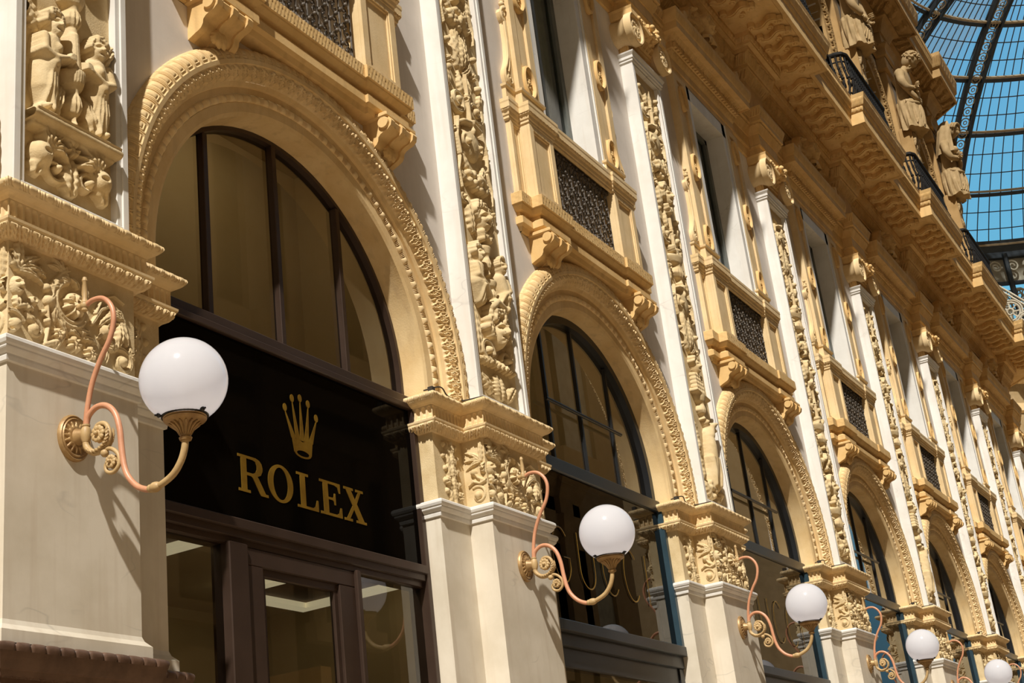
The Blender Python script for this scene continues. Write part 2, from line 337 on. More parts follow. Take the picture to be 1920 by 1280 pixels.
def mould(mb, prof, path, bands=None, closed=False, nu_per=14, nv=8, caps=True):
    """sweep profile [(out, z)...] along plan path [(x, y)...]; outward is to the right of travel; bands {i: (kind, pitch, depth)}"""
    bands = bands or {}; n = len(path); P = [Vector((p[0], p[1])) for p in path]
    seg = list(range(n if closed else n - 1)); nrm = []
    for i in seg:
        d = (P[(i + 1) % n] - P[i]).normalized(); nrm.append(Vector((d.y, -d.x)))
    mit = []
    for i in range(n):
        a = nrm[i - 1] if (closed or i > 0) else nrm[0]; b = nrm[i % len(nrm)] if (closed or i < n - 1) else nrm[-1]
        s_ = a + b; mit.append(s_ / max(0.25, s_.dot(b)))
    pats = []; k = 0
    while k < len(prof) - 1:
        bd = bands.get(k); sp = bd[3] if bd and len(bd) > 3 else 1; pats.append((prof[k:k + sp + 1], bd)); k += sp
    for i in seg:
        A, B = P[i], P[(i + 1) % n]; mA, mB = mit[i], mit[(i + 1) % n]; Ls = (B - A).length; nn = nrm[i]
        for pts, bd in pats:
            on = bool(bd and Ls > 0.03)
            if on: rep = max(1, round(Ls / bd[1])); nu = rep * nu_per + 1; nw = nv + 1
            else: nu = 2; nw = len(pts)
            po = np.array([p[0] for p in pts]); pz = np.array([p[1] for p in pts]); tl = np.concatenate([[0], np.cumsum(np.hypot(np.diff(po), np.diff(pz)))]); tl = tl / max(tl[-1], 1e-9)
            a = np.linspace(0, 1, nu)[:, None]; v = (np.linspace(0, 1, nw) if on else tl)[None, :]
            o = np.interp(v, tl, po); z = np.interp(v, tl, pz) + 0 * a
            X = (A.x + o * mA.x) * (1 - a) + (B.x + o * mB.x) * a; Y = (A.y + o * mA.y) * (1 - a) + (B.y + o * mB.y) * a
            if on:
                do, dz = np.gradient(o[0]), np.gradient(z[0]); ln = np.hypot(do, dz); no, nz_ = (dz / ln)[None], (-do / ln)[None]
                h = orn(bd[0], (a * rep + 0 * v) % 1 - 0.5, v + 0 * a) * bd[2]
                h = h * np.clip(a * Ls / 0.01, 0, 1) * np.clip((1 - a) * Ls / 0.01, 0, 1)
                X = X + h * no * nn.x; Y = Y + h * no * nn.y; z = z + h * nz_
            mb.grid(np.stack([X, Y, z], -1))
    if caps and not closed:
        for i, fl in ((0, False), (n - 1, True)):
            v = [(P[i].x + o * mit[i].x, P[i].y + o * mit[i].y, z) for o, z in prof]
            if len(v) > 2:
                o0 = min(0.0, min(o for o, z in prof))
                v += [(P[i].x + o0 * mit[i].x, P[i].y + o0 * mit[i].y, prof[-1][1]), (P[i].x + o0 * mit[i].x, P[i].y + o0 * mit[i].y, prof[0][1])]
                f = np.arange(len(v)); mb.add(v, [f if fl else f[::-1]])
def cap_top(mb, path, z, out=0.0):
    v = [(p[0], p[1], z) for p in path]; mb.add(v, [np.arange(len(v))])
def arcp(o0, z0, o1, z1, n, bulge):
    """quarter-ish curve between two profile points"""
    r = []
    for i in range(n + 1):
        t = i / n; dx, dz = o1 - o0, z1 - z0; w = math.sin(PI * t) * bulge; r.append((o0 + dx * t + dz * w, z0 + dz * t - dx * w))
    return r

# ------------------------------------------------------------------ carved reliefs (height fields)
class HF:
    def __init__(s, x0, x1, z0, z1, res):
        s.x0, s.z0, s.res = x0, z0, res
        s.nx = int(round((x1 - x0) / res)) + 1; s.nz = int(round((z1 - z0) / res)) + 1
        s.x1 = x0 + (s.nx - 1) * res; s.z1 = z0 + (s.nz - 1) * res
        s.H = np.zeros((s.nx, s.nz))
    def win(s, xa, xb, za, zb):
        i0 = max(0, int((xa - s.x0) / s.res)); i1 = min(s.nx, int((xb - s.x0) / s.res) + 2)
        j0 = max(0, int((za - s.z0) / s.res)); j1 = min(s.nz, int((zb - s.z0) / s.res) + 2)
        if i0 >= i1 or j0 >= j1: return None
        X = s.x0 + np.arange(i0, i1)[:, None] * s.res; Z = s.z0 + np.arange(j0, j1)[None, :] * s.res
        return (slice(i0, i1), slice(j0, j1)), X, Z
    def put(s, sl, h): s.H[sl] = np.maximum(s.H[sl], h)
    def bump(s, sl, h): s.H[sl] = np.where(s.H[sl] > .004, s.H[sl] + h, s.H[sl])
    def cut(s, sl, h): s.H[sl] = np.maximum(0, s.H[sl] - h)
    def stroke(s, pts, r, h, base=0.0, rib=0.0, add=False):
        n = len(pts); r = np.interp(np.linspace(0, 1, n), np.linspace(0, 1, len(r)), r) if hasattr(r, '__len__') else [r] * n
        h = np.interp(np.linspace(0, 1, n), np.linspace(0, 1, len(h)), h) if hasattr(h, '__len__') else [h] * n
        xs = [p[0] for p in pts]; zs = [p[1] for p in pts]; RM = max(r); W = s.win(min(xs) - RM, max(xs) + RM, min(zs) - RM, max(zs) + RM)
        if not W: return
        (si, sj), _, _ = W; Q = np.full((si.stop - si.start, sj.stop - sj.start), 9.0); HH = np.zeros_like(Q)
        for k in range(n - 1):
            (ax, az), (bx, bz) = pts[k], pts[k + 1]; R = max(r[k], r[k + 1])
            w = s.win(min(ax, bx) - R, max(ax, bx) + R, min(az, bz) - R, max(az, bz) + R)
            if not w: continue
            (ti, tj), X, Z = w; dx, dz = bx - ax, bz - az; L2 = dx * dx + dz * dz + 1e-12
            t = np.clip(((X - ax) * dx + (Z - az) * dz) / L2, 0, 1); d = np.hypot(X - ax - t * dx, Z - az - t * dz)
            q = d / np.maximum(r[k] + (r[k + 1] - r[k]) * t, 1e-4); hh = h[k] + (h[k + 1] - h[k]) * t
            i0, j0 = ti.start - si.start, tj.start - sj.start; sub = (slice(i0, i0 + q.shape[0]), slice(j0, j0 + q.shape[1])); q = q[:Q[sub].shape[0], :Q[sub].shape[1]]; hh = hh[:q.shape[0], :q.shape[1]]
            m = q < Q[sub]; Q[sub] = np.where(m, q, Q[sub]); HH[sub] = np.where(m, hh, HH[sub])
        e = np.sqrt(np.clip(1 - Q * Q, 0, 1))
        if add: s.bump((si, sj), (1 - np.clip(Q, 0, 1) ** 2) ** 2 * HH); return
        RR = 1.25 * RM if not rib else 9; low = np.maximum(HH - RR, 0); g = e * np.minimum(HH, RR) + (base + low) * (e > 0)
        if rib: g = g * (1 - rib * np.exp(-(Q / 0.3) ** 2))
        s.put((si, sj), g)
    def ball(s, x, z, r, h, rz=None, base=0.0, ang=0.0, add=False):
        rz = rz or r; R = max(r, rz); w = s.win(x - R, x + R, z - R, z + R)
        if not w: return
        sl, X, Z = w; c, n = math.cos(ang), math.sin(ang); u = (X - x) * c + (Z - z) * n; v = -(X - x) * n + (Z - z) * c
        e = np.sqrt(np.clip(1 - (u / r) ** 2 - (v / rz) ** 2, 0, 1))
        if add: s.bump(sl, np.clip(1 - (u / r) ** 2 - (v / rz) ** 2, 0, 1) ** 1.5 * h); return
        hh = min(h, 1.15 * min(r, rz)); s.put(sl, e * hh + (base + h - hh) * (e > 0))
    def dent(s, x, z, r, h, rz=None, ang=0.0):
        rz = rz or r; R = max(r, rz); w = s.win(x - R, x + R, z - R, z + R)
        if not w: return
        sl, X, Z = w; c, n = math.cos(ang), math.sin(ang); u = (X - x) * c + (Z - z) * n; v = -(X - x) * n + (Z - z) * c
        s.cut(sl, np.sqrt(np.clip(1 - (u / r) ** 2 - (v / rz) ** 2, 0, 1)) * h)
    def spiral(s, x, z, r, turns=1.6, d=1, a0=0.0, w=0.2, h=0.04, eye=True, tail=None):
        n = int(30 * turns) + 4; P = []
        for i in range(n):
            t = i / (n - 1); rr = r * (1 - 0.86 * t); a = a0 + d * 2 * PI * turns * t; P.append((x + rr * math.cos(a), z + rr * math.sin(a)))
        if tail: P = tail + P
        s.stroke(P, [r * w, r * w * 0.55], [h * 0.8, h], rib=0.35)
        if eye: s.ball(x, z, r * 0.30, h * 1.15)
    def leaf(s, x, z, ang, L, W, h, lobes=5, curl=0.0, base=0.0):
        R = L * 1.1; w = s.win(x - R, x + R, z - R, z + R)
        if not w: return
        sl, X, Z = w; c, n = math.cos(ang), math.sin(ang); u = ((X - x) * c + (Z - z) * n) / L; v = (-(X - x) * n + (Z - z) * c)
        v = v - curl * L * u * u
        prof = W * np.sqrt(np.clip(np.sin(PI * np.clip(u, 0, 1) ** 0.75), 0, 1)) * (0.88 + 0.12 * np.cos(2 * PI * lobes * u))
        q = np.abs(v) / np.maximum(prof, 1e-4); e = np.clip(1 - q ** 3, 0, 1) ** 0.6 * ((u > 0) & (u < 1))
        vein = 0.945 + 0.055 * np.cos(2 * PI * (lobes * u - 0.8 * q)); rib = 1 - 0.35 * np.exp(-(v / (W * 0.12)) ** 2)
        s.put(sl, e * h * vein * rib * (0.55 + 0.45 * np.sin(PI * np.clip(u * 0.9 + 0.1, 0, 1))) + base * (e > 0))
    def rosette(s, x, z, r, h, n=6):
        w = s.win(x - r, x + r, z - r, z + r)
        if not w: return
        sl, X, Z = w; d = np.hypot(X - x, Z - z) / r; a = np.arctan2(Z - z, X - x)
        pet = 0.80 + 0.20 * np.cos(n * a); e = np.clip(1 - (d / pet) ** 4, 0, 1) ** 0.5
        ridge = 0.6 + 0.4 * np.abs(np.cos(n * a / 2)) ** 0.7; bowl = 0.55 + 0.45 * np.clip(d * 1.4, 0, 1)
        s.put(sl, e * ridge * bowl * h); s.ball(x, z, r * 0.28, r * .35, add=True)
    def figure(s, pts, r, h): s.stroke(pts, r, h)
    def face(s, x, z, w, h, ang=0.0, mouth=True):
        """a mask: brow, eyes, nose, cheeks, open mouth, chin"""
        s.ball(x, z - w * .12, w, h, rz=w * 1.42, ang=ang)
        def P(u, v): return (x + u * math.cos(ang) * w - v * math.sin(ang) * w, z + u * math.sin(ang) * w + v * math.cos(ang) * w)
        for sg in (-1, 1):
            s.dent(*P(sg * 0.40, 0.20), w * 0.30, w * 0.34, rz=w * 0.20); s.ball(*P(sg * 0.38, 0.18), w * 0.17, w * 0.22, rz=w * 0.12, add=True)
            s.stroke([P(sg * 0.10, 0.44), P(sg * 0.42, 0.54), P(sg * 0.75, 0.36)], w * 0.17, w * 0.24, add=True)
            s.ball(*P(sg * 0.46, -0.25), w * 0.32, w * 0.22, add=True)
        s.stroke([P(0, 0.46), P(0, 0.1), P(0, -0.20)], [w * 0.13, w * 0.26], [w * .26, w * 0.50], add=True)
        s.dent(*P(0, -0.60), w * 0.34, w * (.55 if mouth else .12), rz=w * (.24 if mouth else .08))
        s.stroke([P(-0.34, -0.46), P(0, -0.40), P(0.34, -0.46)], w * 0.13, w * .22, add=True); s.stroke([P(-0.28, -0.78), P(0, -0.86), P(0.28, -0.78)], w * 0.15, w * .26, add=True)
        s.ball(*P(0, -1.12), w * 0.32, w * .25, add=True)
    def curls(s, x, z, r0, r1, a0, a1, n, rr, h, rng):
        for i in range(n):
            a = a0 + (a1 - a0) * i / max(1, n - 1); q = rng.uniform(r0, r1); cx, cz = x + q * math.cos(a), z + q * math.sin(a) * 1.15
            s.ball(cx, cz, rr * rng.uniform(0.9, 1.25), h * rng.uniform(0.92, 1.0)); s.dent(cx + rr * .2, cz, rr * 0.45, rr * 0.5)
    def vase(s, x, z, w, hgt, h):
        prof = [(0, .30), (.05, .34), (.10, .16), (.18, .14), (.24, .5), (.38, .78), (.52, .62), (.60, .40), (.66, .44), (.74, .82), (.86, 1.0), (.93, 1.08), (1.0, 1.0)]
        wdw = s.win(x - w * 1.1, x + w * 1.1, z, z + hgt)
        if not wdw: return
        sl, X, Z = wdw; t = np.clip((Z - z) / hgt, 0, 1); R = np.interp(t, [p[0] for p in prof], [p[1] for p in prof]) * w
        q = np.abs(X - x) / R; e = np.sqrt(np.clip(1 - q * q, 0, 1)); fl = 1 + 0.10 * np.cos(9 * np.arcsin(np.clip((X - x) / R, -1, 1)) * 2) * ((t > .22) & (t < .58))
        s.put(sl, e * h * fl * (0.7 + 0.3 * R / w))
    def rough(s, amp, rng):
        n = rng.normal(0, 1, s.H.shape); k = n.copy()
        for _ in range(2): k = (k + np.roll(k, 1, 0) + np.roll(k, -1, 0) + np.roll(k, 1, 1) + np.roll(k, -1, 1)) / 5
        s.H = np.where(s.H > amp, s.H + k * amp, s.H)
    def emit(s, mb, fr, eps=0.0015, flip=False):
        X = s.x0 + np.arange(s.nx)[:, None] * s.res + 0 * s.H; Z = s.z0 + np.arange(s.nz)[None, :] * s.res + 0 * s.H
        H = s.H.copy(); m = H > 0
        for _ in range(2):                              # round the tool marks off
            K = H.copy(); K[1:-1, 1:-1] = (4 * H[1:-1, 1:-1] + 2 * (H[:-2, 1:-1] + H[2:, 1:-1] + H[1:-1, :-2] + H[1:-1, 2:]) + H[:-2, :-2] + H[2:, 2:] + H[:-2, 2:] + H[2:, :-2]) / 16; H = np.where(m, K, H)
        mb.grid(fr(X, Z, H - 0.004), keep=H > eps, flip=flip)

def fr_front(y0):     # plane facing -Y
    return lambda X, Z, H: np.stack([X, y0 - H, Z], -1)
def fr_left(x0):      # plane facing -X, local coordinate runs along Y
    return lambda X, Z, H: np.stack([x0 - H, X, Z], -1)

# ================================================================== THE SETTING
ORD = ['first', 'second', 'third', 'fourth', 'fifth', 'sixth', 'seventh', 'eighth', 'ninth']
X_END = 40.7
ZC, ZS, RI = 6.20, 5.98, 1.764          # arch centre, springing, inner radius
def arch_loop(c, r, zc, zb, n=48, x_in=None):
    L = [(c - r, zb)] + [(c + r * math.cos(PI - PI * i / n), zc + r * math.sin(PI - PI * i / n)) for i in range(n + 1)] + [(c + r, zb)]
    return L
NB = 7                                    # bays 0..6, piers 0..7
# wall between the pilasters, one sheet of masonry with the arches and windows cut out
wl_ = MB()
def fr_wall(u, v, d): return (u, d, v)
for k in range(-1, NB):
    x0, x1 = BAY * k, BAY * (k + 1); c = x0 + 2.8
    # lower part with arch notch: two outlines so that the notch opens at the bottom
    A = [(c + 2.15 * math.cos(PI * i / 48), ZC + 2.15 * math.sin(PI * i / 48)) for i in range(49)]
    top = [(x0, 9.4), (x0, 5.9), (c - 2.15, 5.9)] + A[::-1] + [(c + 2.15, 5.9), (x1, 5.9), (x1, 9.4)]
    wl_.prism([top], fr_wall, 0.20, 0.34)
    wl_.prism([[(x0, 9.4), (x1, 9.4), (x1, 14.5), (x0, 14.5)], [(c - .84, 10.2), (c - .84, 13.28), (c + .84, 13.28), (c + .84, 10.2)]], fr_wall, 0.20, 0.34)
wl_.box(BAY * NB, X_END, .20, .34, 3.0, 14.5); wl_.box(-9, -5.6, .20, .34, 0, 14.5); wl_.box(-6.5, -4.65, .3, .62, 0, 9.4)
for k in range(NB + 1): wl_.box(BAY * k - 0.95, BAY * k + 0.95, .3, .62, 0, 9.4)
struct('wall_front', wl_, 'plaster')
# upper storey wall with its round-headed openings
wu = MB()
for k in range(1, NB):
    x0, x1 = BAY * k, BAY * (k + 1); c = x0 + 2.8
    wu.prism([[(x0, 16.3), (x1, 16.3), (x1, 26.2), (x0, 26.2)], [(c - 1.4, 17.2)] + [(c + 1.4 * math.cos(PI - PI * i / 32), 21.9 + 1.4 * math.sin(PI - PI * i / 32)) for i in range(33)] + [(c + 1.4, 17.2)]], fr_wall, 0.50, 0.95)
wu.box(BAY * NB, X_END, .5, .95, 16.3, 26.2); wu.box(-9, BAY, .5, .95, 16.3, 26.2)
struct('wall_upper', wu, 'plaster')
# turn of the front into the octagon, and the far side of the crossing
wc = MB()
def slab(mb, a, b, z0, z1, t=0.4):
    d = Vector((b[0] - a[0], b[1] - a[1])).normalized(); n = Vector((-d.y, d.x)) * t
    v = [(a[0], a[1], z0), (b[0], b[1], z0), (b[0] + n.x, b[1] + n.y, z0), (a[0] + n.x, a[1] + n.y, z0)]
    v += [(p[0], p[1], z1) for p in v]
    mb.add(v, [np.array([[0, 1, 5, 4], [1, 2, 6, 5], [2, 3, 7, 6], [3, 0, 4, 7], [4, 5, 6, 7]])])
slab(wc, (X_END, .2), (X_END + 7, 7.2), 0, 26.2)
slab(wc, (62, 11.5), (72.5, 1.0), 0, 27.0); slab(wc, (72.5, 1.0), (72.5, -15.5), 0, 10); slab(wc, (72.5, -15.5), (62, -26), 0, 27.0)
slab(wc, (62, 22), (62, 11.5), 0, 27)
struct('wall_crossing', wc, 'opposite_stone')
fl = MB(); fl.box(-14, 74, -15.2, .3, -0.3, 0); fl.box(X_END, 74, -27, 22, -0.31, -0.01)
struct('floor', fl, 'floor')
# opposite front of the arcade (seen only in the window glass)
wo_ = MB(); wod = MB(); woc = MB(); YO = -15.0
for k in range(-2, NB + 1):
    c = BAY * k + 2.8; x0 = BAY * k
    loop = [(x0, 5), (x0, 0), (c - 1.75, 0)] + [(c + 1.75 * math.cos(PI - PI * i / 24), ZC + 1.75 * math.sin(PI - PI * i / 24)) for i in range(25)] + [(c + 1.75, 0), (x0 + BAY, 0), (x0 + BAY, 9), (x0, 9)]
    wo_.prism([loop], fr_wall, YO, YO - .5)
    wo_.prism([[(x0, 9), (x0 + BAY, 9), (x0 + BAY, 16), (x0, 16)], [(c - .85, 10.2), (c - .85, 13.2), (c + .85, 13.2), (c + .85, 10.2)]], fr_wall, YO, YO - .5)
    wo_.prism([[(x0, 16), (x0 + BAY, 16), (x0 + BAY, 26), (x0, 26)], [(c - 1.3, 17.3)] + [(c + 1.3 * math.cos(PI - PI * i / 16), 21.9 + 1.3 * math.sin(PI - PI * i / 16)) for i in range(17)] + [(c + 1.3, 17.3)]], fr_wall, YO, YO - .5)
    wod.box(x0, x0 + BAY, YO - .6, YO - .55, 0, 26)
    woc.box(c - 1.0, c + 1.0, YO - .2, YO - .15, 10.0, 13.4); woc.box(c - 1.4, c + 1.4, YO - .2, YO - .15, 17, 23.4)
OPATH = [(74 if 0 else X_END, YO)]
for k in range(NB, -2, -1):
    OPATH += [(BAY * k + .5, YO), (BAY * k + .5, YO + .22), (BAY * k - .5, YO + .22), (BAY * k - .5, YO)]
OPATH += [(-12, YO)]
mould(wo_, [(0, 0), (0, 5.7), (.12, 5.9), (.12, 6), (0, 6), (0, 13.3), (.2, 14.3), (0, 14.4), (0, 15), (.5, 15.6), (1.1, 15.8), (1.2, 16.4), (-.3, 16.5)], OPATH, caps=False)
mould(wo_, [(0, 16.4), (0, 24.9), (.6, 25.5), (1.1, 25.7), (1.2, 26.3), (-.3, 26.4)], OPATH, caps=False)
for k in range(-1, NB):
    c = BAY * k + 2.8; wo_.box(c - 1.6, c + 1.6, YO - .1, YO + .35, 8.4, 8.9); wo_.box(c - 1.6, c + 1.6, YO - .1, YO + .35, 13.7, 14.3)
    wo_.box(c - 1.4, c - .85, YO, YO + .15, 8.9, 13.7); wo_.box(c + .85, c + 1.4, YO, YO + .15, 8.9, 13.7)
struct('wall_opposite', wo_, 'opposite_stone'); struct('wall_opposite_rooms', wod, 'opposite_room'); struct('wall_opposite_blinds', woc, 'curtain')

# long mouldings that run the whole front --------------------------------------
def front_path(hw, yf, yr, x_from=-9.0, x_to=X_END, k1=NB, tail=True):
    P = [(x_from, yr)]
    for k in range(0, k1 + 1): P += [(BAY * k - hw, yr), (BAY * k - hw, yf), (BAY * k + hw, yf), (BAY * k + hw, yr)]
    P += [(x_to, yr)]
    if tail: P += [(x_to + 7, yr + 7)]
    return P
ent = thing('entablature', 'ochre entablature breaking forward above every pilaster capital, under the deep carved cornice', 'entablature', (0, 0.2, 13.4))
m_ = MB()
mould(m_, [(0, 13.40), (.03, 13.42), (.03, 13.60), (.05, 13.61), (.065, 13.66), (.065, 13.86), (.08, 13.87), (.15, 13.99), (.15, 14.03), (.19, 14.05), (.19, 14.14), (.20, 14.15), (.24, 14.28), (.24, 14.31), (-.1, 14.34)],
      front_path(.42, 0.0, 0.2), {3: ('bead', .07, .012), 7: ('leaf', .11, .025), 11: ('egg', .09, .018)}, nu_per=8, nv=5)
obj('architrave', m_, 'ochre', ent)
m_ = MB(); mould(m_, [(0, 14.3), (0, 15.0)], front_path(.47, 0.0, .27))
obj('frieze', m_, 'ochre', ent)

ORN0 = orn
def orn(kind, p, v):
    if kind == 'modillion':                            # carved S brackets across the soffit
        sm = lambda t, a, b: np.clip((t - a) / (b - a), 0, 1)
        c = 0.13 * np.sin(2 * PI * (v - 0.06)); q = np.abs(p - c); w = .12 + .03 * np.sin(PI * v)
        h = np.clip(1 - (q / w) ** 4, 0, 1) ** .5 * sm(v, .03, .10) * (1 - sm(v, .90, .97)) * (0.85 + .15 * np.cos(2 * PI * 7 * v)) * (1 - .3 * np.exp(-(q / .04) ** 2))
        for s_, z_ in ((-1, .82), (1, .18)):
            d = np.hypot(p - s_ * .06, (v - z_) * 1.25); h = np.maximum(h, 1.2 * np.clip(1 - (d / .16) ** 2, 0, 1) ** .5)
        d = np.hypot((np.abs(p) - .5), (v - .5) * .9); h = np.maximum(h, .4 * np.exp(-((d - .13) / .03) ** 2)); h = np.maximum(h, .45 * np.clip(1 - (d / .06) ** 2, 0, 1) ** .5)
        return h
    return ORN0(kind, p, v)
gc = thing('cornice', 'deep ochre cornice with scroll-carved soffit stepping out above each pilaster, below the iron railings', 'cornice', (0, 0.2, 15.0))
GP = front_path(.47, 0.0, .27)
def soffit_scrolls(mb):
    """S-shaped brackets standing down from the flat of the soffit, a small rosette between each pair"""
    n = 16; C_ = [(.075 * math.sin(2 * PI * (i / n - .05)), -(.43 + .50 * i / n)) for i in range(n + 1)]
    W_ = [.045 + .035 * math.sin(PI * i / n) for i in range(n + 1)]
    for k in range(0, NB + 1):
        spots = [(BAY * k + dx, 0.0) for dx in (-.90, -.45, 0, .45, .90)] + ([(BAY * k + 2.8 + dx, .27) for dx in (-1.20, -.72, -.24, .24, .72, 1.20)] if k < NB else [])
        for x, y in spots:
            L = [(x + c_[0] - w_, y + c_[1]) for c_, w_ in zip(C_, W_)] + [(x + c_[0] + w_, y + c_[1]) for c_, w_ in zip(C_, W_)][::-1]
            mb.prism([L], lambda u, v, d: (u, v, d), 15.76, 15.655)
            L2 = [(x + c_[0] - w_ * .55, y + c_[1]) for c_, w_ in zip(C_, W_)] + [(x + c_[0] + w_ * .55, y + c_[1]) for c_, w_ in zip(C_, W_)][::-1]
            mb.prism([L2], lambda u, v, d: (u, v, d), 15.66, 15.635)
            for (dx, dy, r_) in ((.055, -.93, .082), (-.055, -.45, .070)):
                mb.lathe([(r_, -.07), (r_, .02), (r_ * .8, .035), (r_ * .45, .02), (r_ * .3, .045), (.001, .05)], Matrix.Translation((x + dx, y + dy, 15.68)) @ Matrix.Rotation(PI, 4, 'X'), 14)
            mb.lathe([(.075, -.05), (.075, .01), (.055, .02), (.04, -.01), (.03, .02), (.001, .03)], Matrix.Translation((x + .23, y - .70, 15.72)) @ Matrix.Rotation(PI, 4, 'X'), 10)
m_ = MB()
mould(m_, [(0, 15.0), (.03, 15.03), (.13, 15.16), (.15, 15.16), (.15, 15.22), (.17, 15.23), (.24, 15.42), (.26, 15.42), (.26, 15.50)], GP, {1: ('egg', .13, .03), 5: ('leaf', .16, .045)}, nu_per=8, nv=6, caps=False)
obj('bed_moulding', m_, 'ochre', gc)
m_ = MB(); mould(m_, [(.26, 15.50), (.34, 15.50), (.34, 15.56), (.36, 15.66), (.36, 15.74), (1.00, 15.78)], GP, {2: ('leaf', .14, .02), }, nu_per=14, nv=10, caps=False)
soffit_scrolls(m_)
obj('soffit', m_, 'ochre_soffit_bounce', gc)
m_ = MB(); mould(m_, [(1.00, 15.78), (1.02, 15.76), (1.09, 15.76), (1.09, 16.02), (1.11, 16.03), (1.13, 16.13), (1.15, 16.14), (1.20, 16.30), (1.22, 16.38), (1.0, 16.40), (-.5, 16.42)], GP, {4: ('bead', .08, .014), 6: ('leaf', .12, .022)}, nu_per=6, nv=5, caps=False)
obj('corona', m_, 'ochre', gc)
uc = thing('upper_cornice', 'topmost ochre cornice over the statue heads, ending against the blue glass dome', 'cornice', (28, 0.5, 24.9))
UP = [(5.6, .45)]
for k in range(2, NB + 1):
    UP += [(BAY * k - .45, .45), (BAY * k - .45, .18), (BAY * k + .45, .18)] + ([(BAY * k + .45, .45)] if k < NB else [])
UP += [(BAY * NB + .60, .18), (BAY * NB + .60 + 5, 6.0)]
m_ = MB(); mould(m_, [(0, 24.15), (.06, 24.2), (.06, 24.4), (.14, 24.5), (.14, 24.56), (0, 24.6), (0, 25.0), (.05, 25.0), (.2, 25.25), (.25, 25.3)], UP, {3: ('leaf', .14, .03), 7: ('egg', .14, .03)}, nu_per=6, nv=5, caps=False)
obj('frieze', m_, 'ochre_upper_shade', uc)
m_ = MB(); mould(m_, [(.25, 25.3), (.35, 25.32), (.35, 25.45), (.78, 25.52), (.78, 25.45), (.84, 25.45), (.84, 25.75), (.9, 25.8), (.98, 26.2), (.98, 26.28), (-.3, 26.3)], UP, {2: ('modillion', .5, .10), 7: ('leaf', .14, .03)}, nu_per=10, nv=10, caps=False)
obj('corona', m_, 'ochre_upper_shade', uc)

# ================================================================== PIERS
rng = np.random.default_rng(7)
PIER = [(-1.036, .62), (-1.036, .24), (-.536, .24), (-.536, 0), (.536, 0), (.536, .24), (1.036, .24), (1.036, .62)]
pier = thing('stone_pier', '', 'pier', (0, 0.24, 0), 'piers between the shopfronts')
m_ = MB()
mould(m_, [(.10, 0), (.10, .5), (.06, .6), (.03, .7), (.03, 2.72), (.055, 2.74), (.06, 2.84), (.03, 2.90), (.03, 3.035), (.055, 3.04), (.065, 3.07), (.075, 3.075), (.085, 3.10), (.098, 3.135), (.108, 3.165), (.112, 3.18), (.114, 3.192), (.108, 3.206), (.090, 3.213), (.04, 3.216)], PIER, {8: ('flute', .09, .012), 14: ('notch', .088, .008, 4)}, nu_per=10, nv=6)
cap_top(m_, [(-1.1, .6), (-1.1, .2), (1.1, .2), (1.1, .6)], 3.2)
obj('pedestal', m_, 'pedestal_marble', pier)['label'] = 'brown marble pedestal with a rope-edged lip'
m_ = MB(); mould(m_, [(.045, 3.20), (.045, 3.295), (.04, 3.30), (.012, 3.33), (0, 3.36), (0, 4.90)], PIER)
obj('shaft', m_, 'marble_shaft', pier)
m_ = MB(); mould(m_, [(0, 4.86), (.018, 4.865), (.022, 4.89), (.02, 4.905), (.032, 4.91), (.048, 4.928), (.052, 4.935), (.052, 4.945), (.062, 4.955), (.070, 4.975), (.068, 4.995), (.055, 5.007), (0, 5.01)], PIER)
obj('necking', m_, 'marble', pier)
m_ = MB(); mould(m_, [(-.01, 5.0), (-.01, 5.68)], PIER)
# front panel of the frieze
f = HF(-.525, .525, 5.012, 5.665, .0032)
def scroll_cluster(f, cx, cz, r, d=1):
    f.spiral(cx, cz, r, 1.35, d, PI * .6, .23, .055, eye=False); f.rosette(cx, cz, r * .50, .085, 9)
    for i in range(9):
        a = PI * .2 + i * .55; f.leaf(cx + r * .82 * math.cos(a), cz + r * .82 * math.sin(a), a + d * .9, r * .62, r * .17, .045, 3, curl=.5 * d)
# left corner: tall acanthus above a mask, ribboned spiral below
for a, L, W, cu in ((1.5, .22, .05, 0), (1.15, .22, .045, -.5), (.8, .21, .04, -.6), (.45, .19, .035, -.7), (1.9, .20, .05, .4)): f.leaf(-.47, 5.46, a, L, W, .05, 5, curl=cu)
f.face(-.468, 5.365, .048, .06); f.leaf(-.47, 5.30, -1.5, .09, .035, .045, 3)
f.spiral(-.50, 5.115, .095, 1.3, 1, .4, .17, .035, eye=False); f.ball(-.475, 5.115, .040, .05)
f.spiral(-.335, 5.125, .075, 1.2, -1, 2.2, .20, .035, eye=False); f.ball(-.335, 5.12, .036, .05)
f.stroke([(-.46, 5.23), (-.40, 5.26), (-.36, 5.24)], .018, .04); f.ball(-.345, 5.30, .032, .05); f.dent(-.345, 5.305, .015, .02)
f.ball(-.39, 5.24, .022, .045); f.leaf(-.40, 5.22, -.9, .14, .035, .04, 3, curl=.3)
# middle: the great rosette scroll that carries the lamp stay
scroll_cluster(f, -.03, 5.36, .175, 1)
for p in ((-.245, 5.42, .030), (-.22, 5.34, .042), (-.27, 5.25, .020), (-.24, 5.20, .022)): f.ball(*p[:2], p[2], .05)
f.stroke([(-.25, 5.05), (-.22, 5.18), (-.235, 5.34), (-.20, 5.47), (-.12, 5.56), (-.05, 5.60)], [.012, .010], .03)
for i in range(8): f.ball(-.20 + .018 * i, 5.45 + .016 * i, .012, .035)
for a in (.3, 1.0, 1.8, 2.6): f.leaf(-.13, 5.575, a, .09, .025, .035, 3, curl=.4)
for a in (.2, 1.3, 2.4): f.leaf(-.31, 5.50, a, .075, .024, .035, 3, curl=-.3)
f.ball(-.31, 5.50, .026, .04)
f.stroke([(-.26, 5.04), (-.14, 5.10), (-.10, 5.17), (-.16, 5.24)], [.020, .012], .035)
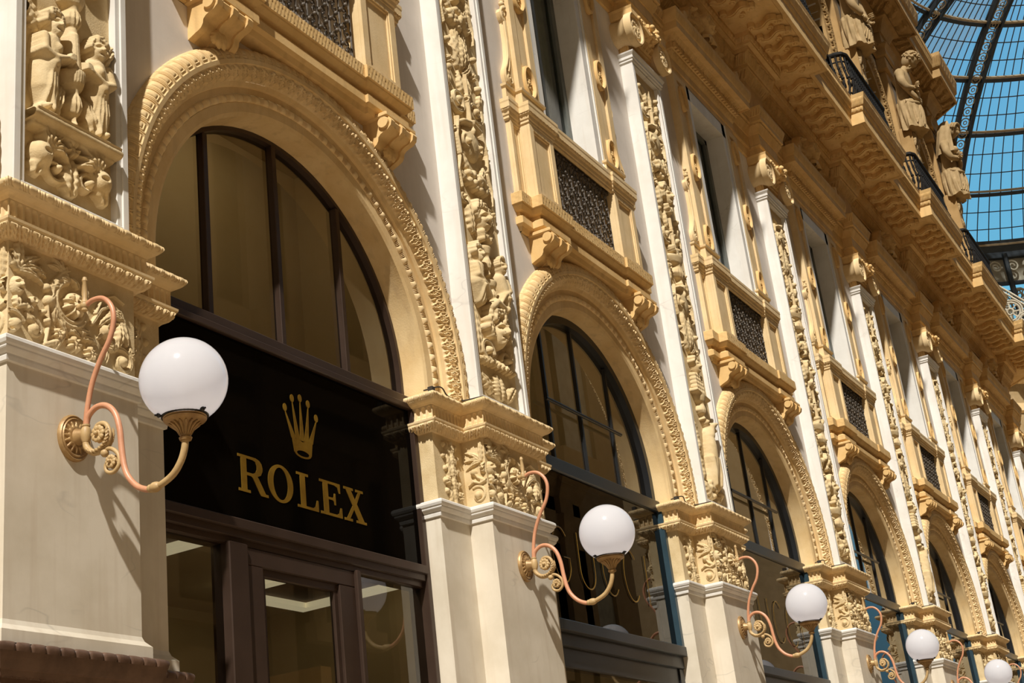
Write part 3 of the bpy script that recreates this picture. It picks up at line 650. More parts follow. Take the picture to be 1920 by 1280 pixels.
for p in ((-.02, 5.108, .058), (.115, 5.085, .050), (-.155, 5.14, .040)): f.rosette(p[0], p[1], p[2], .065, 7)
f.leaf(.05, 5.16, 1.3, .12, .03, .04, 4, curl=.3); f.leaf(.05, 5.17, .4, .13, .03, .04, 4, curl=-.4); f.leaf(.06, 5.03, .2, .15, .028, .035, 4)
f.leaf(-.18, 5.03, 1.2, .16, .035, .04, 5, curl=-.3)
# right: feathered leaves, bud and round scroll
for i in range(5): f.leaf(.20 + .02 * i, 5.30 + .03 * i, 1.0 - .18 * i, .22 - .015 * i, .028, .04, 5, curl=-.5)
f.stroke([(.14, 5.30), (.22, 5.42), (.32, 5.48), (.40, 5.44), (.44, 5.34)], [.016, .010], .035, rib=.3)
f.stroke([(.17, 5.38), (.23, 5.50), (.33, 5.55), (.42, 5.52)], [.012, .008], .03); f.stroke([(.20, 5.22), (.30, 5.36), (.38, 5.36)], [.012, .008], .03)
f.ball(.255, 5.275, .046, .065); f.dent(.262, 5.282, .020, .03); f.leaf(.36, 5.20, 1.45, .17, .045, .06, 4); f.leaf(.44, 5.22, 1.7, .20, .035, .045, 4, curl=.2)
f.spiral(.40, 5.105, .095, 1.35, -1, 2.0, .20, .045, eye=False); f.ball(.395, 5.105, .038, .06)
for a in (1.2, 1.9, 2.7): f.leaf(.33, 5.16, a, .10, .030, .045, 3, curl=.4)
for a in (.5, -.2, 1.2): f.leaf(.455, 5.17, a, .07, .024, .04, 3)
f.leaf(.22, 5.03, .9, .15, .03, .035, 4, curl=.3); f.leaf(.30, 5.42, .3, .14, .03, .035, 4)
f.rough(.0012, rng); f.emit(m_, fr_front(.01))
# left return of the frieze, towards the sun
def side_relief(mb, xf, flip, mirror):
    g = HF(.015, .225, 5.02, 5.66, .0035)
    for a, L, cu in ((2.0, .20, .6), (2.4, .19, .7), (1.55, .24, 0), (2.9, .16, .6)): g.leaf(.05, 5.42, PI - a, L, .030, .035, 5, curl=-cu)
    g.face(.035, 5.365, .040, .045); g.ball(.14, 5.335, .036, .045); g.stroke([(.14, 5.34), (.10, 5.28), (.05, 5.25)], [.012, .018], .03)
    g.spiral(.115, 5.12, .088, 1.35, 1, 1.0, .17, .028, eye=False); g.ball(.115, 5.115, .036, .05)
    g.stroke([(.02, 5.24), (.08, 5.22), (.15, 5.25), (.20, 5.22)], .013, .03); g.rosette(.15, 5.25, .024, .045, 5); g.rosette(.07, 5.235, .018, .04, 5)
    g.emit(mb, (lambda X, Z, H: np.stack([xf - H, X, Z], -1)) if flip else (lambda X, Z, H: np.stack([xf + H, X, Z], -1)), flip=flip)
side_relief(m_, -.526, True, False); side_relief(m_, .526, False, False)
# leaf spray on the set-back faces beside the pilaster
for sg in (-1, 1):
    g = HF(-.17, .17, 5.02, 5.665, .004); xc = sg * .765
    for i, (z, L, W) in enumerate(((5.03, .16, .05), (5.12, .17, .055), (5.24, .17, .06), (5.36, .15, .05), (5.47, .13, .045))):
        for s_ in (-1, 1): g.leaf(s_ * .015, z, PI / 2 - s_ * (.75 + .1 * (i % 2)), L, W * .8, .042, 4, curl=s_ * .6); g.ball(s_ * (.10 + .02 * (i % 2)), z + .10, .030, .034)
        g.leaf(0, z, PI / 2, L * 1.05, W, .058, 5)
    g.stroke([(0, 5.02), (0, 5.6)], [.03, .015], .05); g.rosette(.09, 5.10, .05, .07, 6); g.rosette(-.10, 5.22, .042, .07, 6)
    g.rough(.0012, rng); g.emit(m_, lambda X, Z, H: np.stack([X + xc, .25 - H, Z], -1))
obj('carved_frieze', m_, 'carved', pier)['label'] = 'cream frieze carved with scrolls, flowers and a mask'
m_ = MB()
mould(m_, [(-.01, 5.650), (.012, 5.652), (.030, 5.662), (.052, 5.680), (.068, 5.700), (.080, 5.722), (.088, 5.735), (.090, 5.752), (.052, 5.757), (.052, 5.762), (.052, 5.890), (.060, 5.893), (.072, 5.902), (.088, 5.908), (.105, 5.918), (.118, 5.930), (.132, 5.945), (.139, 5.962), (.134, 5.980), (.112, 5.992), (-.2, 5.996)],
      PIER, {1: ('leaf', .076, .026, 4), 9: ('flute', .0545, .020), 15: ('egg', .105, .008, 4)}, nu_per=16, nv=14)
cap_top(m_, [(-1.1, .6), (-1.1, .2), (1.1, .2), (1.1, .6)], 5.99)
obj('impost_cornice', m_, 'ochre_light', pier)
PIER_LABELS = ['nearest marble pier, carrying the biggest globe lamp beside the sign with the crown',
               'marble pier between the crown-sign shopfront and the second, black-framed shopfront', 'third marble pier along, just right of the black-framed shopfront with big thin letters',
               'fourth marble pier from the left, behind the third globe lamp', 'fifth marble pier from the left, at the fourth globe lamp', 'sixth marble pier from the left, low at the right edge',
               'seventh marble pier from the left, almost out of the picture', 'last marble pier before the crossing']
pier['label'] = PIER_LABELS[0]
for k in range(1, NB + 1): dup(pier, BAY * k, PIER_LABELS[k])
dup(pier, -BAY, 'marble pier outside the picture on the left')

# ================================================================== UPPER PILASTERS
RX = .385; RZ0, RZ1 = 6.13, 12.50; YB = .085
def relief_lower(f, v):
    if v == 0:      # two winged putti beside a torch on a ledge above curling masks
        for s_ in (-1, 1):
            x = s_ * .20
            f.leaf(s_ * .30, 6.20, PI / 2 + s_ * .2, .30, .08, .10, 4, curl=s_ * .4); f.ball(x + s_ * .06, 6.36, .085, .13, rz=.10)
            for a in range(5): f.leaf(x, 6.42, PI / 2 + s_ * (-.9 + .5 * a), .16, .045, .13, 3, curl=s_ * .8)
            f.spiral(s_ * .14, 6.30, .09, 1.3, s_, 0, .25, .10); f.dent(x + s_ * .05, 6.37, .03, .06, rz=.015)
        f.leaf(0, 6.15, PI / 2, .32, .10, .09, 6); f.rosette(0, 6.50, .07, .12, 7)
        f.stroke([(-.37, 6.60), (.37, 6.60)], .035, .15); f.stroke([(-.34, 6.555), (.34, 6.555)], .03, .10); f.stroke([(-.37, 6.635), (.37, 6.635)], .012, .155)
        f.vase(0, 6.66, .11, .42, .14)
        f.stroke([(0, 7.05), (0, 7.42)], [.06, .045], [.12, .10]); 
        for i in range(5): f.stroke([(-.04 + .02 * i, 6.98), (-.035 + .0175 * i, 7.38)], .010, .018, add=True)
        f.vase(0, 7.36, .12, .36, .13)
        for s_ in (-1, 1):
            x = s_ * .205
            f.leaf(x + s_ * .07, 7.28, PI / 2 + s_ * -.35, .30, .07, .085, 6, curl=-s_ * .3)                       # wing
            f.stroke([(x, 6.72), (x + s_ * .03, 6.86), (x + s_ * .02, 7.0)], [.085, .10, .10], [.10, .13, .13])     # draped legs
            for q in range(5): f.stroke([(x - .07 + .035 * q + .02 * (q % 2), 6.68), (x - .05 + .028 * q, 6.84), (x - .03 + .02 * q, 7.0)], [.020, .012], [.035, .015], add=True)
            f.leaf(x - s_ * .02, 6.66, PI / 2 + s_ * .3, .32, .05, .135, 3); f.spiral(x + s_ * .05, 6.70, .07, 1.2, s_, 1, .3, .13)
            f.stroke([(x + s_ * .02, 6.98), (x + s_ * .01, 7.12), (x, 7.22)], [.085, .095, .085], [.14, .15, .14])  # torso
            f.ball(x + s_ * .01, 7.03, .07, .03, add=True); f.ball(x - s_ * .03, 7.16, .05, .025, add=True); f.ball(x + s_ * .01, 7.0, .012, -.02, add=True)
            f.stroke([(x + s_ * .08, 7.22), (x + s_ * .10, 7.10), (x + s_ * .02, 7.06), (x - s_ * .11, 7.13)], [.042, .036, .034, .024], [.14, .165, .175, .16])
            for q in range(4): f.stroke([(x - s_ * .105, 7.105 + .018 * q), (x - s_ * .155, 7.115 + .016 * q)], .010, .165)
            f.stroke([(x, 7.22), (x - s_ * .005, 7.28)], .04, .13)
            f.face(x - s_ * .015, 7.335, .062, .165, ang=s_ * .12); f.curls(x, 7.36, .055, .085, -.2, PI + .2, 11, .026, .15, rng); f.curls(x, 7.40, .02, .06, 0, PI, 6, .026, .165, rng)
        return 7.78
    if v == 1:      # shouting mask among shells, winged boys above
        f.leaf(0, 6.15, PI / 2, .28, .16, .07, 7); f.leaf(-.16, 6.18, 2.0, .26, .08, .07, 5, curl=.4); f.leaf(.16, 6.18, 1.14, .26, .08, .07, 5, curl=-.4)
        for i in range(9): f.leaf(-.26 + .065 * i, 6.47, PI / 2 + (4 - i) * .22, .11, .035, .10, 3)
        f.spiral(-.18, 6.62, .13, 1.5, 1, 0, .22, .10); f.spiral(.20, 6.60, .10, 1.4, -1, PI, .22, .10)
        f.face(.04, 6.86, .115, .17, ang=-.10); f.curls(.02, 6.90, .12, .19, .1, PI + .6, 16, .045, .13, rng); f.curls(.02, 6.98, .05, .14, 0, PI, 9, .042, .16, rng)
        f.leaf(-.30, 6.55, PI / 2, .62, .06, .07, 8, curl=.1); f.leaf(.31, 6.55, PI / 2, .60, .05, .07, 8, curl=-.1)
        f.stroke([(-.08, 7.10), (.02, 7.18), (.18, 7.14)], [.05, .04], .15); f.vase(.02, 7.16, .10, .26, .12)
        for s_ in (-1, 1):
            x = s_ * .22; f.stroke([(x, 7.15), (x + s_ * .05, 7.32), (x, 7.50)], [.07, .095, .085], [.10, .14, .13]); f.ball(x, 7.30, .07, .03, add=True)
            for q in range(4): f.stroke([(x - .05 + .03 * q, 7.08), (x - .03 + .02 * q, 7.28)], .016, .03, add=True)
            f.stroke([(x + s_ * .07, 7.50), (x + s_ * .09, 7.38), (x - s_ * .04, 7.30), (x - s_ * .12, 7.20)], [.04, .035, .03, .026], [.13, .15, .155, .14])
            f.face(x, 7.63, .060, .15, ang=s_ * .2, mouth=False); f.curls(x, 7.66, .05, .085, -.2, PI + .2, 10, .026, .14, rng)
            f.leaf(x + s_ * .06, 7.48, PI / 2 + s_ * -.2, .26, .06, .07, 5)
        f.vase(0, 7.48, .09, .32, .11)
        return 7.86
    # v == 2: a seated hound over fruit, helmet and scale armour above
    for i in range(13): f.ball(-.22 + .44 * rng.random(), 6.20 + .22 * rng.random(), .045, .09)
    f.leaf(-.1, 6.15, 2.2, .3, .07, .07, 5); f.leaf(.1, 6.15, .9, .3, .07, .07, 5)
    f.stroke([(.0, 6.42), (.02, 6.66), (.05, 6.90), (.06, 7.08)], [.14, .13, .12, .08], [.12, .15, .15, .13]); f.stroke([(.06, 7.05), (.10, 7.17), (.16, 7.20)], [.075, .06], .15)
    f.stroke([(.14, 7.20), (.24, 7.24)], [.045, .03], .16); f.stroke([(.14, 7.16), (.22, 7.13)], [.03, .02], .14); f.leaf(.04, 7.18, 1.9, .12, .035, .15, 2)
    for s_ in (-1, 1): f.stroke([(.02 + s_ * .08, 6.72), (.03 + s_ * .09, 6.52), (.02 + s_ * .08, 6.36)], [.05, .032, .036], [.15, .15, .13])
    for i in range(6): f.leaf(-.28, 6.4 + .13 * i, 1.4 + .3 * (i % 3), .2, .05, .07, 4, curl=.3)
    f.vase(-.02, 7.26, .13, .34, .12)
    for i in range(5):
        for j in range(4): f.ball(-.11 + .07 * j, 7.66 + .055 * i, .04, .10)
    f.stroke([(-.2, 7.64), (.22, 7.58)], .03, .12)
    f.face(.0, 8.02, .075, .14); f.curls(0, 8.05, .07, .11, -.1, PI + .1, 12, .03, .12, rng)
    return 8.2
def candelabrum(f, z, top, seed):
    r = np.random.default_rng(seed); i = seed
    while z < top - .25:
        kind = ('vase', 'scrolls', 'mask', 'leaves', 'fruit', 'shield')[i % 6]; i += 1 + int(r.integers(0, 2))
        if kind == 'vase':
            f.vase(0, z, .19, .44, .12); f.leaf(0, z + .40, PI / 2, .2, .06, .08, 5)
            for s_ in (-1, 1): f.spiral(s_ * .26, z + .22, .085, 1.4, s_, PI / 2, .25, .07); f.leaf(s_ * .30, z - .05, PI / 2, .26, .05, .06, 4, curl=s_ * .2)
            for q in range(16): f.ball(r.uniform(-.15, .15), z + .44 + .10 * r.random(), .035, .12)
            z += .56
        elif kind == 'scrolls':
            f.stroke([(0, z), (0, z + .55)], [.03, .02], .08)
            for s_ in (-1, 1):
                f.spiral(s_ * .18, z + .18, .15, 1.7, -s_, PI / 2 * (1 - s_) + .4, .20, .08); f.leaf(s_ * .04, z + .30, PI / 2 - s_ * .6, .28, .05, .07, 5, curl=s_ * .5)
                f.leaf(s_ * .31, z + .30, PI / 2 + s_ * .1, .24, .05, .06, 4, curl=-s_ * .4); f.ball(s_ * .30, z + .52, .045, .08)
            f.rosette(0, z + .26, .06, .10, 6); z += .58
        elif kind == 'mask':
            f.face(r.uniform(-.03, .03), z + .22, .10, .15, ang=r.uniform(-.2, .2)); f.curls(0, z + .25, .10, .16, -.3, PI + .3, 16, .042, .12, r)
            f.curls(0, z + .06, .03, .11, PI, 2 * PI, 9, .036, .13, r)
            for s_ in (-1, 1): f.leaf(s_ * .16, z + .02, PI / 2 - s_ * .35, .42, .07, .08, 6, curl=s_ * .3); f.spiral(s_ * .28, z + .40, .07, 1.3, s_, 0, .25, .07)
            z += .50
        elif kind == 'leaves':
            for s_ in (-1, 1):
                for q in range(4): f.leaf(s_ * .01, z + .11 * q, PI / 2 - s_ * (1.05 - .12 * q), .31, .055, .075, 5, curl=s_ * .55)
                f.ball(s_ * .27, z + .30, .04, .08); f.rosette(s_ * .24, z + .07, .055, .08, 6)
            f.leaf(0, z + .06, PI / 2, .46, .09, .10, 7); z += .50
        elif kind == 'fruit':
            for q in range(26):
                a, b = r.uniform(0, 2 * PI), math.sqrt(r.random()); f.ball(.19 * b * math.cos(a), z + .17 + .14 * b * math.sin(a), .042, .13 - .04 * b)
            for s_ in (-1, 1): f.leaf(s_ * .14, z + .08, PI / 2 - s_ * .9, .22, .05, .07, 4); f.leaf(s_ * .12, z + .24, PI / 2 - s_ * .5, .24, .05, .07, 4); f.stroke([(s_ * .30, z), (s_ * .33, z + .2), (s_ * .27, z + .36)], [.015, .02], .06)
            z += .40
        else:
            f.ball(0, z + .23, .17, .09, rz=.22); f.spiral(-.11, z + .20, .10, 1.6, 1, 0, .2, .10); f.spiral(.12, z + .20, .10, 1.6, -1, PI, .2, .10)
            f.stroke([(-.17, z + .42), (0, z + .46), (.17, z + .42)], .028, .10); f.vase(0, z + .28, .05, .2, .12)
            for s_ in (-1, 1): f.stroke([(s_ * .27, z), (s_ * .30, z + .2), (s_ * .24, z + .44)], [.025, .02], .07); f.rosette(s_ * .30, z + .28, .05, .08, 5)
            z += .50
    for s_ in (-1, 1): f.leaf(0, top - .28, PI / 2 - s_ * .5, .24, .05, .06, 4)
def pilaster_relief(v):
    f = HF(-RX, RX, RZ0 + .01, RZ1 - .01, .0052 if v < 2 else .008)
    z = relief_lower(f, min(v, 2)) if v < 3 else RZ0 + .05
    candelabrum(f, z + .02, RZ1 - .05, v + 1); f.rough(.0012, rng)
    m = MB(); f.emit(m, fr_front(YB)); return m
PPATH = [(-.5, .21), (-.5, .01), (.5, .01), (.5, .21)]
def make_pilaster(v):
    t = thing('upper_pilaster', '', 'pilaster', (0, .2, 5.99), 'tall relief pilasters on the upper floors')
    m = MB()
    for s_ in (-1, 1): m.box(s_ * .5, s_ * .445, .01, .21, 5.99, 12.62, .004); m.box(s_ * .447, s_ * .40, .022, .10, 6.09, 12.54, .004)
    m.box(-.494, .494, .014, .2, 5.992, 6.10, .004); m.box(-.494, .494, .014, .2, 12.54, 12.615, .004); m.box(-.42, .42, .085, .2, 6.08, 12.56)
    m.box(-.42, .42, .03, .1, 6.095, 6.115, .004)
    obj('shaft', m, 'marble', t); 
    m = MB(); m.box(-.40, .40, .080, .09, 6.10, 12.55); obj('panel_ground', m, 'carved', t)
    obj('relief', pilaster_relief(v), 'carved', t, smooth=60)['label'] = 'cream candelabrum relief with masks, vases and leaves'
    m = MB(); mould(m, [(0, 12.56), (.02, 12.58), (.02, 12.61), (.035, 12.62), (.035, 12.66), (.06, 12.70), (.065, 12.72), (-.1, 12.725)], PPATH); obj('necking', m, 'marble', t)
    m = MB(); mould(m, [(-.03, 12.72), (-.02, 12.74), (-.03, 12.96), (.0, 12.97), (.0, 13.0), (-.03, 13.0)], PPATH, {1: ('flute', .052, .018)}, nu_per=10, nv=6); obj('fluted_collar', m, 'ochre', t)
    cp = MB(); mould(cp, [(-.03, 12.98), (.03, 13.02), (.09, 13.10), (.06, 13.18), (-.02, 13.20)], PPATH, {1: ('egg', .10, .03)}, nu_per=12, nv=6)
    mould(cp, [(.02, 13.22), (.10, 13.25), (.115, 13.27), (.115, 13.36), (.13, 13.40), (-.1, 13.41)], [(-.5, .21), (-.5, -.04), (.5, -.04), (.5, .21)])
    h = HF(-.30, .30, 12.98, 13.34, .008)
    for s_ in (-1, 1): h.leaf(s_ * .05, 13.10, PI / 2 - s_ * 1.0, .25, .05, .10, 4, curl=-s_ * .3); h.stroke([(s_ * .30, 13.28), (s_ * .18, 13.18), (0, 13.14)], .03, .08); h.rosette(s_ * .18, 13.24, .05, .10, 5)
    h.face(0, 13.22, .07, .17, mouth=False); h.curls(0, 13.25, .06, .10, -.1, PI + .1, 10, .03, .16, rng); h.emit(cp, fr_front(-.05))
    for q in range(16): cp.ball((rng.uniform(-.13, .13), -.18 + rng.uniform(-.07, .03), 13.20 + rng.uniform(-.09, .10)), rng.uniform(.030, .050), 8)
    for s_ in (-1, 1):
        cp.tube([(s_ * .10, -.16, 13.14), (s_ * .20, -.15, 13.20), (s_ * .30, -.14, 13.26)], [.05, .04, .02], 8)
        for q in range(4): cp.ball((s_ * (.16 + .07 * q), -.15, 13.24 + .02 * q), .036, 8)
    obj('capital', cp, 'ochre', t)
    for s_ in (-1, 1):
        vb = MB(); rr = .238; VC = Matrix.Translation((s_ * .50, -.09, 13.06)) @ Matrix.Rotation(PI / 2, 4, 'X') @ Matrix.Diagonal((1, 1.08, 1, 1))
        vb.lathe([(.001, .02), (rr * .84, .02), (rr * .86, .055), (rr * .95, .062), (rr, .05), (rr, -.05), (rr * .94, -.06), (rr * .80, -.12), (rr * .72, -.18), (rr * .80, -.29), (.001, -.29)], VC, 44)
        g = HF(-rr, rr, -rr * 1.1, rr * 1.1, .006); g.spiral(0, 0, rr * .74, 2.1, s_, PI / 2, .13, .030, eye=True)
        for q in range(12):
            a = q * .53; g.leaf(rr * .28 * math.cos(a), rr * .28 * math.sin(a), a + .8, rr * .48, rr * .11, .026, 3)
        g.H *= (np.hypot(np.linspace(-rr, rr, g.nx)[:, None], np.linspace(-rr, rr, g.nz)[None]) < rr * .86); g.emit(vb, lambda X, Z, H: np.stack([X + s_ * .5, -.112 - H, 13.06 + Z * 1.0], -1))
        obj('volute', vb, 'ochre_light', t)
    return t
PIL_LABELS = ['nearest tall pilaster, at the left edge, with two winged cherubs over a ledge', 'tall marble pilaster with a shouting mask relief, right of the largest arch',
              'marble pilaster with a seated hound relief, between the second and third arches', 'fourth relief pilaster from the left, its scroll capital standing out under the cornice',
              'fifth relief pilaster from the left, between the fourth and fifth arches', 'sixth relief pilaster from the left', 'seventh relief pilaster from the left', 'last relief pilaster before the crossing']
pils = [make_pilaster(v) for v in range(4)]
for v, t in enumerate(pils): t['label'] = PIL_LABELS[v]
for k in range(1, NB + 1):
    if k < 4: pils[k].location.x = BAY * k
for k in range(4, NB + 1):
    dup(pils[3 if k % 2 else 2], BAY * (k - (3 if k % 2 else 2)), PIL_LABELS[k])

# ================================================================== ARCH SURROUNDS
def arch_patch(mb, c, r0, y0, r1, y1, kind=None, pitch=.1, depth=0, nv=8, per=10, zc=ZC, zs=ZS, nplain=96, ref=2.0):
    h = zc - zs; La = 2 * h + PI * ref
    nu = (max(1, round(La / pitch)) * per + 1) if kind else nplain; rep = (nu - 1) // per if kind else 1; nw = nv + 1 if kind else 2
    a = np.linspace(0, 1, nu)[:, None]; v = np.linspace(0, 1, nw)[None, :]; s_ = a * La + 0 * v
    r = r0 + (r1 - r0) * v + 0 * a; y = y0 + (y1 - y0) * v + 0 * a
    if kind:
        l = math.hypot(r1 - r0, y1 - y0); nr, ny = (y1 - y0) / l, -(r1 - r0) / l
        q = orn(kind, (a * rep + 0 * v) % 1 - .5, v + 0 * a) * depth; r = r + q * nr; y = y + q * ny
    th = PI - np.clip((s_ - h) / ref, 0, PI)
    x = c + r * np.cos(th); z = zc + r * np.sin(th) - np.maximum(0, h - s_) - np.maximum(0, s_ - (La - h))
    mb.grid(np.stack([x, y, z], -1))
asr = thing('arch_surround', '', 'arch', (2.8, .2, ZS), 'carved round arches over the shopfronts')
C0 = 2.8
m_ = MB()
for p in ((RI, .62, RI, .27), (RI, .27, RI + .03, .255), (RI + .03, .255, 1.875, .25)): arch_patch(m_, C0, *p)
for p in ((1.945, .242, 2.00, .240), (2.00, .240, 2.005, .215), (2.145, .105, 2.150, .09), (2.150, .09, 2.185, .085)): arch_patch(m_, C0, *p)
for i in range(3):
    t0, t1 = i / 3 * .35, (i + 1) / 3 * .35
    arch_patch(m_, C0, 2.005 + .03 * i / 3, .215 - .02 * i / 3, 2.005 + .03 * (i + 1) / 3, .215 - .02 * (i + 1) / 3)
obj('intrados', m_, 'arch_stone', asr)
m_ = MB(); arch_patch(m_, C0, 1.875, .25, 1.945, .242, 'bead', .125, .028, nv=10, per=16); obj('bead_moulding', m_, 'ochre_light', asr)
m_ = MB(); arch_patch(m_, C0, 2.035, .195, 2.145, .105, 'rinceau', .125, .036, nv=16, per=16); obj('leaf_band', m_, 'ochre_light', asr)
m_ = MB(); N_ = 3; pts = [(2.185 + .135 * math.sin(t * PI / 2), .085 + .125 * (1 - math.cos(t * PI / 2))) for t in [i / 4 for i in range(5)]]
def arch_curve(mb, pts, kind, pitch, depth, per, nv, c=C0, zc=ZC, zs=ZS, ref=2.0):
    h = zc - zs; La = 2 * h + PI * ref; rep = max(1, round(La / pitch)); nu = rep * per + 1
    a = np.linspace(0, 1, nu)[:, None]; t = np.linspace(0, 1, nv + 1)[None, :]; s_ = a * La + 0 * t
    R_ = np.interp(t[0], np.linspace(0, 1, len(pts)), [p[0] for p in pts]); Y_ = np.interp(t[0], np.linspace(0, 1, len(pts)), [p[1] for p in pts])
    dr, dy = np.gradient(R_), np.gradient(Y_); l = np.hypot(dr, dy); q = orn(kind, (a * rep + 0 * t) % 1 - .5, t + 0 * a) * depth
    r = R_[None] + q * (dy / l)[None]; y = Y_[None] - q * (dr / l)[None]
    th = PI - np.clip((s_ - h) / ref, 0, PI); x = c + r * np.cos(th); z = zc + r * np.sin(th) - np.maximum(0, h - s_) - np.maximum(0, s_ - (La - h))
    mb.grid(np.stack([x, y, z], -1))
pts = [(2.185 + .14 * math.sin(i / 10 * PI / 2), .085 + .125 * (1 - math.cos(i / 10 * PI / 2))) for i in range(11)]
arch_curve(m_, pts, 'tongue', .105, .016, 20, 22); obj('tongue_moulding', m_, 'arch_stone', asr)
ARCH_LABELS = ['largest carved arch, framing the shopfront window with the crown sign', 'second carved arch, over the black-framed window with a thin crossbar', 'third carved arch from the left, above the third globe lamp',
               'fourth carved arch from the left, half in shadow', 'fifth carved arch from the left, low on the right', 'sixth carved arch, at the right edge', 'farthest carved arch, beyond the right edge']
asr['label'] = ARCH_LABELS[0]
for k in range(1, NB): dup(asr, BAY * k, ARCH_LABELS[k])
dup(asr, -BAY, 'carved arch outside the picture, left of the nearest pier')

# ================================================================== SHOPFRONTS
def circ_z(x, r, zc=ZC): return zc + math.sqrt(max(0, r * r - x * x))
def half_disc(c, r, zb, n=40): return [(c - math.sqrt(max(0, r * r - min(0, zb - ZC) ** 2)), zb)] + [(c + r * math.cos(PI - PI * i / n), ZC + r * math.sin(PI - PI * i / n)) for i in range(n + 1)] + [(c + r, zb)]
def ring_frame(mb, c, r0, r1, y0, y1, zb):
    o = half_disc(c, r1, zb); i = half_disc(c, r0, zb)
    n = len(o); v = [(p[0], y0, p[1]) for p in o] + [(p[0], y0, p[1]) for p in i] + [(p[0], y1, p[1]) for p in o] + [(p[0], y1, p[1]) for p in i]
    q = []
    for k in range(n - 1): q += [[k, k + 1, n + k + 1, n + k], [n + k, n + k + 1, 3 * n + k + 1, 3 * n + k], [2 * n + k, 2 * n + k + 1, k + 1, k]]
    mb.add(v, [np.array(q)])
def fr_y(u, v, d): return (u, d, v)
def pane(mb, loop, y):      # one sheet of glass facing the street
    mb.add([(p[0], y, p[1]) for p in loop], [np.arange(len(loop))[::-1]])
def rect(x0, x1, z0, z1): return [(x0, z0), (x0, z1), (x1, z1), (x1, z0)]
def glyph(mb, loops, x, z, sx, sz, y0, y1, sh=0): mb.prism([[(x + p[0] * sx, z + p[1] * sz) for p in l] for l in loops], fr_y, y0, y1)
def ell(cx, cy, rx, ry, n=40, a0=0, a1=2 * PI): return [(cx + rx * math.cos(a0 + (a1 - a0) * i / n), cy + ry * math.sin(a0 + (a1 - a0) * i / n)) for i in range(n + (0 if a1 - a0 > 6.28 else 1))]
# first shopfront: brown frame, black fascia with the crown and the name
c = 2.8
sw = thing('shopfront_window', 'largest shop window with brown frame, black fascia and gold crown above the name', 'window', (c, .45, 0))
m_ = MB(); ring_frame(m_, c, 1.725, 1.764, .50, .60, 6.03)
for dx in (-.9, 0, .9):
    m_.box(c + dx - .028, c + dx + .028, .50, .575, 6.03, circ_z(abs(dx) + .028, 1.735), .005)
m_.box(c - 1.764, c + 1.764, .43, .62, 5.89, 6.03, .008); m_.box(c - 1.764, c + 1.764, .40, .46, 5.885, 5.94, .006)
obj('arch_frame', m_, 'frame_brown', sw)
m_ = MB(); pane(m_, half_disc(c, 1.74, 6.0), .555); obj('arch_pane', m_, 'glass', sw)
m_ = MB(); m_.box(c - 1.70, c + 1.70, .440, .47, 4.43, 5.90); sgn = obj('fascia_panel', m_, 'sign_black', sw)
m_ = MB()
for s_ in (-1, 1): m_.box(c + s_ * 1.764, c + s_ * 1.70, .395, .60, 0, 5.90, .006)
m_.box(c - 1.72, c + 1.72, .385, .60, 4.36, 4.44, .008); m_.box(c - 1.72, c + 1.72, .41, .60, 4.30, 4.37, .006); m_.box(c - 1.72, c + 1.72, .44, .60, 4.25, 4.31, .006)
for x0, x1 in ((-.93, -.72), (.64, .70)): m_.box(c + x0, c + x1, .40, .58, 0, 4.26, .008)
obj('frame', m_, 'frame_brown', sw)
m_ = MB(); m_.box(c - .72, c + .64, .43, .50, 4.12, 4.25, .006); m_.box(c - .72, c - .52, .43, .50, 0, 4.12, .006); m_.box(c + .43, c + .64, .43, .50, 0, 4.12, .006)
m_.box(c - .54, c + .45, .455, .50, 4.06, 4.13, .006); m_.box(c - .54, c - .47, .455, .50, 0, 4.07, .006); m_.box(c + .38, c + .45, .455, .50, 0, 4.07, .006); m_.box(c - .5, c + .4, .45, .5, 0, .25)
dr = obj('door', m_, 'frame_brown', sw)
m_ = MB(); pane(m_, rect(c - .48, c + .40, .2, 4.07), .478); obj('door_pane', m_, 'glass_door', dr)
for x0, x1 in ((-1.70, -.93), (.70, 1.70)):
    m_ = MB(); pane(m_, rect(c + x0, c + x1, .1, 4.26), .478); obj('pane', m_, 'glass_door', sw)
# lettering
def let(name, loops, x0, x1):
    m = MB(); glyph(m, loops, x0 + .072, 4.675, x1 - x0, .288, .436, .441); obj(name, m, 'gold', sgn)
S = .075
let('letter_r', [[(0, 0), (.40, 0), (.40, S), (.29, S), (.29, .47), (.44, .47), (.50, .43), (.72, .05), (.76, 0), (1.02, 0), (1.02, S), (.93, S), (.70, .45), (.66, .50), (.78, .56), (.84, .68), (.85, .76), (.82, .88), (.74, .96), (.62, 1), (0, 1), (0, 1 - S), (.10, 1 - S), (.10, S), (0, S)],
                 [(.29, .55), (.29, 1 - S), (.50, 1 - S), (.60, .90), (.65, .80), (.65, .70), (.60, .60), (.50, .55)]], 1.98, 2.32)
let('letter_o', [ell(.5, .5, .5, .53), ell(.5, .5, .29, .45)[::-1]], 2.33, 2.64)
let('letter_l', [[(0, 0), (1, 0), (1, .32), (.93, .32), (.86, .14), (.74, S), (.40, S), (.40, 1 - S), (.56, 1 - S), (.56, 1), (0, 1), (0, 1 - S), (.16, 1 - S), (.16, S), (0, S)]], 2.69, 2.96)
let('letter_e', [[(0, 0), (1, 0), (1, .30), (.93, .30), (.87, .14), (.74, S), (.38, S), (.38, .47), (.58, .47), (.64, .43), (.66, .34), (.72, .34), (.72, .68), (.66, .68), (.64, .58), (.58, .54), (.38, .54), (.38, 1 - S), (.70, 1 - S), (.84, .88), (.90, .72), (.96, .72), (.96, 1), (0, 1), (0, 1 - S), (.15, 1 - S), (.15, S), (0, S)]], 2.99, 3.28)
